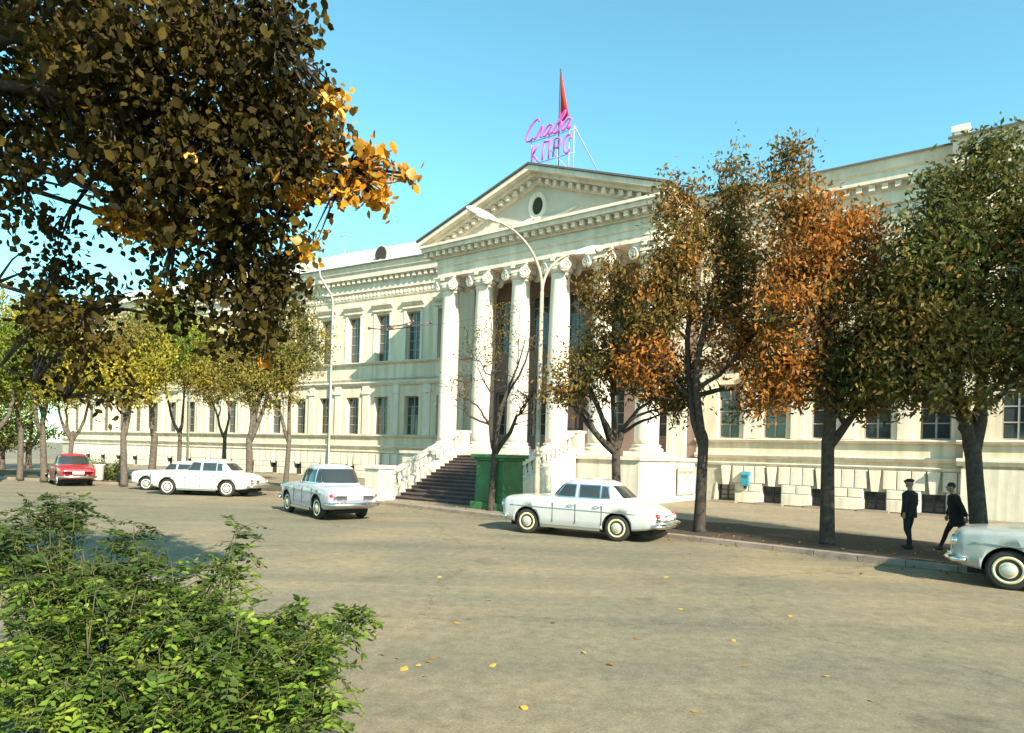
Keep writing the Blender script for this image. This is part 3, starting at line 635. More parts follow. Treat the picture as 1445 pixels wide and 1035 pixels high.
# ------------------------------------------------------------------ rooftop sign and pennant
sg = thing('rooftop_sign', 'magenta two line lettering on thin mauve frame above the pediment', 'sign', site(0, -3.0), -PHI)
def stroke(pts, n=5):
    P = [Vector((p[0], p[1])) for p in pts]; out = []
    if len(P) == 2: return P
    for i in range(len(P) - 1):
        p0, p1, p2, p3 = P[max(i - 1, 0)], P[i], P[i + 1], P[min(i + 2, len(P) - 1)]
        for k in range(n):
            t = k / n; out.append(0.5 * ((2 * p1) + (p2 - p0) * t + (2 * p0 - 5 * p1 + 4 * p2 - p3) * t * t + (3 * p1 - p0 - 3 * p2 + p3) * t ** 3))
    out.append(P[-1]); return out
def letter(strokes, x, z, sx, sz, r=0.055, straight=False):
    mb = MB()
    for s in strokes:
        pp = [Vector(q) for q in s] if straight else stroke(s)
        mb.tube([(x + p[0] * sx, 0, z + p[1] * sz) for p in pp], r, 6)
    mb.build('letter', M['magenta'], sg)
def slant(s, k=0.3): return [[(a + b * k, b) for a, b in q] for q in s]
C_ = [[(0.72, 1.55), (0.55, 1.8), (0.3, 1.7), (0.08, 1.2), (0.02, 0.6), (0.15, 0.1), (0.42, 0.02), (0.68, 0.25)]]
l_ = [[(0.0, 0.08), (0.12, 0.12), (0.32, 0.95), (0.42, 0.95), (0.5, 0.15), (0.62, 0.05)]]
a_ = [[(0.5, 0.8), (0.3, 0.95), (0.06, 0.6), (0.04, 0.2), (0.2, 0.02), (0.42, 0.35), (0.54, 0.9)], [(0.54, 0.9), (0.5, 0.3), (0.56, 0.05), (0.72, 0.2)]]
v_ = [[(0.0, 0.1), (0.12, 0.5), (0.32, 1.5), (0.48, 1.75), (0.5, 1.4), (0.3, 0.9), (0.12, 0.75)], [(0.12, 0.75), (0.4, 0.9), (0.52, 0.6), (0.38, 0.1), (0.14, 0.05), (0.04, 0.3)]]
x = -2.0
for s, adv in ((C_, 0.72), (l_, 0.62), (a_, 0.72), (v_, 0.64), (a_, 0.7)):
    letter(slant(s), x, 20.25, 0.86, 0.62); x += adv * 0.92
Kk = [[(0.05, 0), (0.05, 1)], [(0.55, 1), (0.08, 0.48)], [(0.08, 0.48), (0.6, 0)]]
Pp = [[(0.05, 0), (0.05, 1)], [(0.05, 1), (0.58, 1)], [(0.58, 1), (0.58, 0)]]
Rr = [[(0.05, 0), (0.05, 1), (0.4, 1.0), (0.56, 0.86), (0.56, 0.62), (0.4, 0.48), (0.05, 0.48)]]
Cc = [[(0.56, 0.75), (0.48, 0.95), (0.3, 1.0), (0.12, 0.9), (0.04, 0.6), (0.06, 0.25), (0.2, 0.03), (0.4, 0.02), (0.56, 0.2)]]
for s, x in ((Kk, -1.5), (Pp, -0.76), (Rr, -0.02), (Cc, 0.68)):
    letter(slant(s, 0.1), x, 18.95, 0.82, 0.98, straight=(s in (Kk, Pp, Rr)))
for x in (-1.55, -0.35, 0.25, 1.0, 1.3):
    mb = MB(); mb.tube([(x, 0.1, rz(x) - 0.05), (x, 0.1, 20.4)], 0.035, 5); mb.build('frame_post', M['mauve'], sg)
mb = MB(); mb.tube([(1.3, 0.1, 20.4), (0.75, 6.2, ZA + 0.1)], 0.035, 5); mb.build('brace', M['mauve'], sg)
mb = MB(); mb.tube([(-0.2, 0.1, 19.4), (0.2, 4.5, ZA + 0.2)], 0.03, 5); mb.build('brace', M['mauve'], sg)
for z in (18.9, 20.2): mb = MB(); mb.tube([(-1.7, 0.08, z), (1.4, 0.08, z)], 0.022, 5); mb.build('frame_rail', M['mauve'], sg)
pn = thing('red_pennant', 'tall narrow red pennant on a mast behind the rooftop lettering', 'flag', site(0.2, -2.75), -PHI)
mb = MB(); mb.tube([(0, 0, ZA - 0.1), (0, 0, 23.95)], [0.05, 0.03], 8); mb.build('mast', M['ironwork'], pn)
mb = MB(); N = 12
v = []
for k in range(N + 1):
    t = k / N; z = 20.95 + (23.75 - 20.95) * t; wd = 0.62 * (1 - t) ** 1.25 + 0.05
    for q in range(6):
        f = q / 5; v.append((0.03 + wd * f, 0.10 * math.sin(f * 5 + t * 3) * (1 - t) + 0.0, z + 0.15 * f * (1 - t)))
mb.add(v, [(k * 6 + q, k * 6 + q + 1, (k + 1) * 6 + q + 1, (k + 1) * 6 + q) for k in range(N) for q in range(5)], 0, True)
mb.build('pennant', M['red'], pn)
bx = thing('roof_hatch', 'small pale green box on the roof ridge below the lettering', 'hatch', site(0.9, -1.5), -PHI)
mb = MB(); mb.box(-0.55, 0.55, -0.5, 0.5, ZA - 0.2, ZA + 0.2); mb.box(-0.62, 0.62, -0.57, 0.57, ZA + 0.2, ZA + 0.27); mb.build('hatch_box', M['palegreen'], bx)

# ------------------------------------------------------------------ wall furniture
lb = thing('letter_box', 'teal letter box hung on the stone plinth between basement windows', 'letter box', site(10.3, -0.14, 0), -PHI)
mb = MB(); mb.box(-0.2, 0.2, -0.2, 0.0, 1.0, 1.55); mb.prism([(-0.24, 1.55), (0.02, 1.55), (0.02, 1.72)], 'x', -0.23, 0.23); bevelled(mb.build('box', M['teal'], lb), 0.015)
mb = MB(); mb.box(-0.13, 0.13, -0.215, -0.201, 1.43, 1.47); mb.build('slot', M['dark'], lb)
mb = MB(); mb.box(-0.06, 0.06, -0.1, 0.02, 0.85, 0.999); mb.build('bracket', M['ironwork'], lb)
nb_ = thing('notice_board', 'cream paper notice board fixed to the sunlit side of the portico base', 'notice board', site(PW + 0.075, -1.35, 0), -PHI)
mb = MB(); mb.box(0, 0.03, -1.1, 1.1, 0.5, 1.75); mb.build('panel', M['paper'], nb_)
for (a, b, c, d) in ((-1.16, 1.16, 1.75, 1.82), (-1.16, 1.16, 0.43, 0.5), (-1.16, -1.1, 0.5, 1.75), (1.1, 1.16, 0.5, 1.75)):
    mb = MB(); mb.box(0, 0.05, a, b, c, d); mb.build('frame', M['frame'], nb_)
mb = MB(); r_ = random.Random(5)
y = -1.0
while y < 0.95:
    wd = r_.uniform(0.05, 0.12); mb.box(0.031, 0.035, y, y + wd, 1.5 + r_.uniform(-.02, .02), 1.66); y += wd + 0.04
for z in (1.28, 1.18, 1.08): 
    y = -0.55
    while y < 0.4: wd = r_.uniform(0.04, 0.14); mb.box(0.031, 0.035, y, y + wd, z, z + 0.05); y += wd + 0.04
stuff(mb.build('print_marks', M['ink'], nb_))

# ------------------------------------------------------------------ street lamp
LPp = site(7.95, -15.1)
lp = thing('street_lamp', 'tall street lamp with two curved arms standing at the kerb', 'street lamp', LPp, -PHI)
mb = MB(); mb.lathe([(0.11, SW), (0.11, 1.5), (0.095, 1.58), (0.09, 1.7), (0.065, 7.9)], 12); mb.build('pole', M['lamp'], lp)
mb = MB(); mb.lathe([(0.17, SW - 0.03), (0.17, 0.5), (0.12, 0.56)], 12); mb.build('pole_base', M['ironwork'], lp)
for s_ in (-1, 1):
    mb = MB(); hx, hy = (-0.60, -0.80) if s_ < 0 else (0.60, 0.80); reach, rise = (2.15, 2.3) if s_ < 0 else (1.5, 1.5)
    pts = [(0, 0, 7.85)] + [(hx * reach * (1 - math.cos(a_)), hy * reach * (1 - math.cos(a_)), 7.9 + rise * math.sin(a_)) for a_ in np.linspace(0.02, 1.34, 14)]
    mb.tube(pts, [0.06 - 0.0018 * i for i in range(len(pts))], 8); mb.build('arm', M['lamp'], lp)
    e = Vector(pts[-1]); d = (Vector(pts[-1]) - Vector(pts[-2])).normalized()
    hd = MB(); L = 1.15
    prof = [(0.03, -0.1), (0.07, 0.0), (0.10, 0.15), (0.145, 0.45), (0.15, 0.75), (0.12, 1.0), (0.05, 1.13), (0.01, 1.15)]
    hd.lathe(prof, 14); q = d.to_track_quat('Z', 'Y')
    hv = [tuple(e + q @ Vector((p[0], p[1], p[2]))) for p in hd.v]
    h2 = MB(); h2.add(hv, hd.f, 0, True); ho = h2.build('lamp_head', M['lampwhite'], lp)
    gl = MB(); gl.lathe([(0.02, 0.25), (0.11, 0.4), (0.12, 0.75), (0.03, 0.98)], 12)
    gv = [tuple(e + q @ Vector((p[0], p[1], p[2])) + Vector((0, 0, -0.055))) for p in gl.v]
    g2 = MB(); g2.add(gv, gl.f, 0, True); g2.build('lamp_glass', M['lens'], ho)
# overhead wires with spreader bars (anchored on the lamp post and on the left wing)
wr = thing('overhead_wire', 'thin span wire with dark insulator bars strung from the lamp post to the wing', 'wire', LPp)
A_ = Vector((0, 0, 7.6)); Bq = at(470, 474, 51.3) - LPp; Mq = at(563, 461, 36) - LPp
mb = MB(); P = [A_.lerp(Mq, t) + Vector((0, 0, -0.25 * math.sin(math.pi * t))) for t in np.linspace(0, 1, 9)] + [Mq.lerp(Bq, t) + Vector((0, 0, -0.2 * math.sin(math.pi * t))) for t in np.linspace(0.1, 1, 8)]
mb.tube(P, 0.008, 4); mb.build('span_wire', M['wire'], wr)
for (p0, p1, dz) in (((521, 463.5), (553, 463), 0), ((551, 461), (583, 454), 0), ((546, 466), (608, 455), 0.0)):
    a = at(*p0, 36.0) - LPp; b = at(*p1, 35.2) - LPp
    mb = MB(); mb.tube([a, a.lerp(b, 0.5) + Vector((0, 0, -0.06)), b], 0.03, 6)
    for q in (a, b): mb.lathe([(0.02, -0.09), (0.075, -0.05), (0.075, 0.05), (0.02, 0.09)], 8, tuple(q))
    mb.build('insulator_bar', M['insul'], wr)

# ------------------------------------------------------------------ cars
def cut_mesh(me_obj, cutters):
    for c in cutters:
        bmod = me_obj.modifiers.new('cut', 'BOOLEAN'); bmod.operation = 'DIFFERENCE'; bmod.object = c; bmod.solver = 'EXACT'
    dg = bpy.context.evaluated_depsgraph_get(); ev = me_obj.evaluated_get(dg)
    me = bpy.data.meshes.new_from_object(ev); me_obj.modifiers.clear()
    return me
SALOON = dict(L=4.81, wb=(0.90, 3.60), wr=0.355, track=0.72,
  st=[(0.0, .60, .46, .80, .90), (0.04, .74, .40, .90, 1.0), (0.16, .83, .35, .97, 1.06), (0.5, .88, .30, 1.0, 1.09), (0.95, .90, .27, 1.02, 1.11), (1.5, .91, .26, 1.03, 1.13), (2.4, .91, .26, 1.03, 1.12), (3.2, .91, .26, 1.02, 1.10), (3.7, .90, .27, 1.0, 1.08), (4.1, .885, .30, .94, 1.03), (4.4, .85, .34, .86, .94), (4.62, .79, .40, .77, .83), (4.75, .70, .45, .68, .72), (4.81, .56, .50, .62, .64)],
  cab=[(0.98, 1.40, 4.02, .82), (1.08, 1.47, 3.86, .80), (1.25, 1.60, 3.64, .765), (1.40, 1.74, 3.46, .725), (1.51, 1.88, 3.30, .685), (1.575, 2.0, 3.14, .62), (1.62, 2.2, 2.96, .48), (1.645, 2.45, 2.75, .2)],
  sw=[((1.76, 1.13), (2.34, 1.13), (2.34, 1.45), (1.98, 1.45)), ((2.48, 1.13), (3.06, 1.13), (3.04, 1.45), (2.48, 1.45)), ((3.13, 1.14), (3.34, 1.14), (3.24, 1.42), (3.11, 1.44))],
  ws=(0.64, 0.52, 1.16, 1.46), rw=(0.52, 0.42, 1.17, 1.43), seams=(1.72, 2.41, 3.18), zbelt=1.0)
SMALL = dict(L=4.06, wb=(0.74, 3.11), wr=0.33, track=0.62,
  st=[(0.0, .46, .46, .68, .76), (0.05, .64, .40, .78, .86), (0.2, .72, .34, .84, .92), (0.45, .75, .29, .88, .96), (0.9, .765, .26, .92, 1.0), (1.3, .77, .25, .94, 1.03), (2.1, .77, .25, .94, 1.02), (2.8, .77, .25, .94, 1.02), (3.3, .76, .27, .93, 1.0), (3.7, .75, .31, .90, .97), (3.92, .72, .36, .87, .92), (4.02, .66, .42, .82, .85), (4.06, .56, .48, .74, .76)],
  cab=[(0.92, 1.14, 3.42, .70), (1.02, 1.22, 3.32, .69), (1.18, 1.36, 3.20, .655), (1.34, 1.52, 3.06, .62), (1.45, 1.66, 2.94, .585), (1.51, 1.80, 2.82, .53), (1.55, 1.98, 2.64, .40), (1.565, 2.2, 2.45, .18)],
  sw=[((1.46, 1.04), (2.02, 1.04), (2.02, 1.40), (1.70, 1.40)), ((2.12, 1.04), (2.76, 1.04), (2.70, 1.40), (2.12, 1.40)), ((2.83, 1.06), (3.04, 1.06), (2.90, 1.38), (2.79, 1.40))],
  ws=(0.55, 0.46, 1.06, 1.41), rw=(0.58, 0.50, 1.06, 1.41), seams=(1.40, 2.07, 2.80), zbelt=0.94)
def car(label, spec, paint, loc, ang, name='saloon_car', rim='rim', scale=1.0, group=None, two_tone=False):
    """front towards -x, wheels on z=0; ang = rotation about z"""
    S = spec; L = S['L']; cx = L / 2
    root = thing(name, label, 'car', loc, ang, group); root.scale = (scale, scale, scale)
    st = S['st']; rows = []
    def section(x, w_, b, sh, top):
        half = [(0.0, b), (w_ * 0.55, b), (w_ * 0.90, b + 0.01), (w_ * 0.975, b + 0.07), (w_, b + 0.24), (w_ * 1.005, (b + sh) / 2 + 0.08), (w_ * 0.985, sh - 0.06)]
        for k in range(1, 8):
            a = k / 7 * math.pi / 2; half.append((w_ * 0.985 * math.cos(a) ** 0.62 if k < 7 else 0.0, sh - 0.06 + (top - sh + 0.06) * math.sin(a) ** 0.8))
        pts = [(x - cx, -p[0], p[1]) for p in half] + [(x - cx, p[0], p[1]) for p in half[-2:0:-1]]
        return pts
    xs = [s[0] for s in st]; arr = np.array(st); fine = sorted(set(list(np.linspace(0, L, 44)) + xs))
    for x in fine:
        vals = [float(np.interp(x, arr[:, 0], arr[:, j])) for j in range(1, 5)]; rows.append(section(x, *vals))
    mb = MB(); n = len(rows[0]); v = [p for r_ in rows for p in r_]
    f = [(i * n + k, i * n + (k + 1) % n, (i + 1) * n + (k + 1) % n, (i + 1) * n + k) for i in range(len(rows) - 1) for k in range(n)]
    f += [tuple(range(n))[::-1], tuple(range((len(rows) - 1) * n, len(rows) * n))]
    mb.add(v, f, 0, True); tmp = mb.build('body', [M[paint], M['under']])
    bm = bmesh.new(); bm.from_mesh(tmp.data); bmesh.ops.recalc_face_normals(bm, faces=bm.faces); bm.to_mesh(tmp.data); bm.free()
    cut = []
    for wx in S['wb']:
        for sy in (-1, 1):
            c = MB(); c.lathe([(S['wr'] + 0.055, -0.30), (S['wr'] + 0.055, 0.30)], 28, (wx - cx, sy * (S['st'][5][1] - 0.06), S['wr'] + 0.01), axis='y', smooth=False, mi=1)
            co = c.build('cutter', [M[paint], M['under']])
            bm = bmesh.new(); bm.from_mesh(co.data); bmesh.ops.recalc_face_normals(bm, faces=bm.faces); bm.to_mesh(co.data); bm.free(); cut.append(co)
    me = cut_mesh(tmp, cut)
    for c in cut + [tmp]: bpy.data.objects.remove(c)
    body = link('body', me, root)
    # cabin
    cab = S['cab']; ca = np.array(cab); NP = 3.3
    def ring_at(z): return [float(np.interp(z, ca[:, 0], ca[:, j])) for j in (1, 2, 3)]
    mb = MB(); ns = 40; zz = sorted(set(list(np.linspace(cab[0][0], cab[-1][0], 16)) + [c[0] for c in cab])); v = []
    for z in zz:
        xf, xr, hw = ring_at(z); a_, xm = (xr - xf) / 2, (xr + xf) / 2
        for k in range(ns):
            th = 2 * math.pi * k / ns; c, s = math.cos(th), math.sin(th)
            v.append((xm - cx + a_ * math.copysign(abs(c) ** (2 / NP), c), hw * math.copysign(abs(s) ** (2 / NP), s), z))
    nz = len(zz); f = [(i * ns + k, i * ns + (k + 1) % ns, (i + 1) * ns + (k + 1) % ns, (i + 1) * ns + k) for i in range(nz - 1) for k in range(ns)] + [tuple(range((nz - 1) * ns, nz * ns))]
    mb.add(v, f, 0, True); roof = mb.build('cabin', M[paint], root)
    def yside(x, z):
        xf, xr, hw = ring_at(z); a_, xm = (xr - xf) / 2, (xr + xf) / 2
        return hw * max(0.0, 1 - abs((x - xm) / a_) ** NP) ** (1 / NP)
    def xend(y, z, end):
        xf, xr, hw = ring_at(z); a_, xm = (xr - xf) / 2, (xr + xf) / 2
        return xm + end * a_ * max(0.0, 1 - abs(y / hw) ** NP) ** (1 / NP)
    def patch(fn, nm, m_, parent, nu=8, nv=5):
        mb = MB(); v = [fn(i / nu, j / nv) for j in range(nv + 1) for i in range(nu + 1)]
        mb.add(v, [(j * (nu + 1) + i, j * (nu + 1) + i + 1, (j + 1) * (nu + 1) + i + 1, (j + 1) * (nu + 1) + i) for j in range(nv) for i in range(nu)], 0, True); return mb.build(nm, m_, parent)
    def side_fn(q, sy, g_, o_):
        (c0, c1, c2, c3) = q; mx_ = sum(c[0] for c in q) / 4; mz = sum(c[1] for c in q) / 4
        Q = [(c[0] + math.copysign(g_, c[0] - mx_), c[1] + math.copysign(g_, c[1] - mz)) for c in q]
        def fn(u, t):
            xb = Q[0][0] + (Q[1][0] - Q[0][0]) * u; zb = Q[0][1] + (Q[1][1] - Q[0][1]) * u
            xt = Q[3][0] + (Q[2][0] - Q[3][0]) * u; zt = Q[3][1] + (Q[2][1] - Q[3][1]) * u
            x, z = xb + (xt - xb) * t, zb + (zt - zb) * t
            return (x - cx, sy * (yside(x, z) + o_), z)
        return fn
    for sy in (-1, 1):
        for q in S['sw']:
            wfr = patch(side_fn(q, sy, 0.028, 0.006), 'window_frame', M['chrome'], root); patch(side_fn(q, sy, 0.0, 0.012), 'side_window', M['carglass'], wfr)
    for end, key, nm in ((-1, 'ws', 'windscreen'), (1, 'rw', 'rear_window')):
        yb, yt, z0, z1 = S[key]
        def fn(g_, o_):
            def f_(u, t):
                z = (z0 - g_) + (z1 - z0 + 2 * g_) * t; hw = (yb + (yt - yb) * t) + g_; y = -hw + 2 * hw * u
                return (xend(y, z, end) + end * o_ - cx, y, z + 0.3 * o_)
            return f_
        wf = patch(fn(0.028, 0.008), 'window_frame', M['chrome'], root, 14); patch(fn(0, 0.016), nm, M['carglass'], wf, 14)
    # wheels
    wr = S['wr']
    for wx in S['wb']:
        for sy in (-1, 1):
            mb = MB(); mb.lathe([(wr * 0.66, -0.080), (wr * 0.84, -0.090), (wr * 0.95, -0.08), (wr, -0.05), (wr, 0.05), (wr * 0.95, 0.08), (wr * 0.84, 0.090), (wr * 0.66, 0.080)], 28, axis='y'); wh = mb.build('wheel', M['tyre'], root, (wx - cx, sy * (S['st'][5][1] - 0.13), wr))
            mb = MB(); o_ = sy * 0.088
            mb.lathe([(wr * 0.70, sy * 0.070), (wr * 0.70, sy * 0.094), (wr * 0.60, sy * 0.092), (wr * 0.54, sy * 0.074), (wr * 0.36, sy * 0.082), (0.02, sy * 0.082)], 28, axis='y'); mb.build('rim', M[rim], wh)
            mb = MB(); mb.lathe([(wr * 0.34, sy * 0.080), (wr * 0.32, sy * 0.100), (wr * 0.2, sy * 0.114), (0.01, sy * 0.12)], 20, axis='y'); mb.build('hubcap', M['hub'], wh)
    mb = MB(); bw = S['st'][4][1]
    mb.box(0.25 - cx, L - 0.3 - cx, -bw + 0.30, bw - 0.30, 0.2, S['st'][5][2] + 0.15); mb.build('underbody', M['under'], root)
    # bumpers
    for (x, d, nm) in ((-0.06, 1, 'front_bumper'), (L + 0.06, -1, 'rear_bumper')):
        hw = S['st'][4][1]; mb = MB(); pts = [(x + d * 0.32 - cx, -hw - 0.03, 0.47), (x + d * 0.12 - cx, -hw * 0.93, 0.47), (x - cx, -hw * 0.7, 0.47), (x - d * 0.02 - cx, 0, 0.47), (x - cx, hw * 0.7, 0.47), (x + d * 0.12 - cx, hw * 0.93, 0.47), (x + d * 0.32 - cx, hw + 0.03, 0.47)]
        mb.tube(pts, [0.04, 0.065, 0.07, 0.07, 0.07, 0.065, 0.04], 8)
        for s_ in (-0.35, 0.35): mb.box(x - 0.05 - cx, x + 0.05 - cx, s_ - 0.03, s_ + 0.03, 0.42, 0.56)
        mb.build(nm, M['chrome'], root)
    # grille
    fw = S['st'][1][1]; mb = MB(); mb.box(-0.012 - cx, 0.06 - cx, -fw * 0.72, fw * 0.72, 0.54, 0.74); gr = mb.build('grille', M['under'], root)
    mb = MB(); k = -fw * 0.68
    while k < fw * 0.7: mb.box(-0.035 - cx, -0.013 - cx, k, k + 0.025, 0.55, 0.73); k += 0.065
    mb.box(-0.035 - cx, 0.02 - cx, -fw * 0.75, fw * 0.75, 0.745, 0.775); mb.box(-0.035 - cx, 0.02 - cx, -fw * 0.75, fw * 0.75, 0.515, 0.54)
    stuff(mb.build('grille_bars', M['chrome'], gr))
    for s_ in (-1, 1):
        hx, hy, hz = 0.05, s_ * S['st'][2][1] * 0.80, 0.80
        mb = MB(); mb.lathe([(0.115, 0.14), (0.125, 0.0), (0.12, -0.035), (0.10, -0.04)], 20, (hx - cx, hy, hz), axis='x'); h = mb.build('headlight', M['chrome'], root)
        mb = MB(); mb.lathe([(0.10, -0.03), (0.085, -0.06), (0.04, -0.078), (0.005, -0.082)], 18, (hx - cx, hy, hz), axis='x'); mb.build('lens', M['lens'], h)
        mb = MB(); mb.lathe([(0.05, 0.05), (0.05, -0.02), (0.01, -0.035)], 12, (hx + 0.0 - cx, hy * 1.0, hz - 0.2), axis='x'); mb.build('side_lamp', M['lens'], root)
        tx = S['st'][-3][0]; ty = s_ * S['st'][-3][1] * 0.90
        mb = MB(); mb.lathe([(0.055, -0.10), (0.06, 0.06), (0.05, 0.10), (0.01, 0.12)], 12, (tx - cx, ty, 0.72), axis='x'); mb.build('tail_light', M['tail'], root)
        # side seams, handles, trim strip
        hw = S['st'][5][1]
        for sx in S['seams']:
            mb = MB(); mb.box(sx - 0.008 - cx, sx + 0.008 - cx, s_ * (hw + 0.003) - 0.006, s_ * (hw + 0.003) + 0.006, 0.40, S['zbelt'] - 0.07); mb.build('door_gap', M['seam'], root)
        for sx in S['seams'][1:]:
            mb = MB(); mb.tube([(sx - 0.20 - cx, s_ * (hw + 0.01), 0.90), (sx - 0.19 - cx, s_ * (hw + 0.045), 0.90), (sx - 0.06 - cx, s_ * (hw + 0.045), 0.90), (sx - 0.05 - cx, s_ * (hw + 0.01), 0.90)], 0.014, 6); mb.build('door_handle', M['chrome'], root)
        mb = MB(); pts = []
        for k in range(13):
            x = 0.35 + (L - 0.9) * k / 12; ww = float(np.interp(x, arr[:, 0], arr[:, 1])); pts.append((x - cx, s_ * (ww + 0.006), 0.80 - 0.05 * (k / 12)))
        mb.tube(pts, 0.013, 5); mb.build('side_trim', M['chrome'], root)
        mb = MB(); mb.box(S['wb'][0] + wr + 0.1 - cx, S['wb'][1] - wr - 0.1 - cx, s_ * (hw - 0.01) - 0.02, s_ * (hw - 0.01) + 0.02, S['st'][5][2] - 0.02, S['st'][5][2] + 0.05); mb.build('sill_trim', M['chrome'], root)
    mb = MB(); mb.box(L - 0.03 - cx, L + 0.02 - cx, -0.24, 0.24, 0.60, 0.72); mb.build('number_plate', M['plate'], root)
    mb = MB(); mb.tube([(0.5 - cx, 0, 1.045), (0.25 - cx, 0, 1.02), (0.12 - cx, 0, 0.99)], [0.012, 0.02, 0.01], 6); mb.build('bonnet_ornament', M['chrome'], root)
    return root
def car_at(p, phi): return Vector((p[0], p[1], 0)), -R(phi)
# pale grey saloon at the kerb, front to the left
c0 = site(11.3, -17.3); car('pale grey rounded saloon parked at the kerb below the balustrade, cream wheel rims', SALOON, 'paint_grey', c0, -R(29), scale=1.01)
# lilac grey small saloon driving away
car('lilac grey small saloon in the road, tail towards the steps and plate on boot', SMALL, 'paint_lilac', Vector((-6.35, 23.15, 0)), -R(52), name='small_saloon_car', scale=1.13)
# far pair and red one
car('ivory saloon overlapping another ivory car beneath the yellow trees, the one nearer the road', SALOON, 'paint_white', Vector((-13.85, 31.0, 0)), -R(4), rim='rimw', scale=1.02)
car('ivory saloon with low roof half hidden behind another ivory saloon', SALOON, 'paint_white', Vector((-16.15, 33.5, 0)), -R(8), rim='rimw', scale=1.03).scale.z = 0.9
car('small red saloon parked beyond the white bin, tail showing', SMALL, 'paint_red', Vector((-23.3, 35.6, 0)), -R(48), name='small_saloon_car', scale=1.06)
# right edge car
c5 = site(22.75, -17.75); car('grey green saloon at the kerb beside the two pedestrians, round headlight and grille showing', SALOON, 'paint_silver', c5, -R(41), scale=1.04)

# ------------------------------------------------------------------ pedestrians
def remesh(parts, vox, name):
    mb = MB()
    for p in parts: mb.add(p.v, p.f)
    o = mb.build('tmp', M['skin']); r = o.modifiers.new('r', 'REMESH'); r.mode = 'VOXEL'; r.voxel_size = vox
    s = o.modifiers.new('s', 'SMOOTH'); s.factor = 0.5; s.iterations = 3
    dg = bpy.context.evaluated_depsgraph_get(); me = bpy.data.meshes.new_from_object(o.evaluated_get(dg)); me.name = name
    bpy.data.objects.remove(o)
    me.polygons.foreach_set('use_smooth', [True] * len(me.polygons)); return me
def blob(c, r, n=12):
    mb = MB(); prof = [(max(0.001, math.sin(math.pi * k / 8)), -math.cos(math.pi * k / 8)) for k in range(9)]
    mb.lathe(prof, n); mb.v = [(c[0] + p[0] * r[0], c[1] + p[1] * r[1], c[2] + p[2] * r[2]) for p in mb.v]; return mb
def limb(pts, rad):
    mb = MB(); mb.tube(pts, rad, 10); return mb
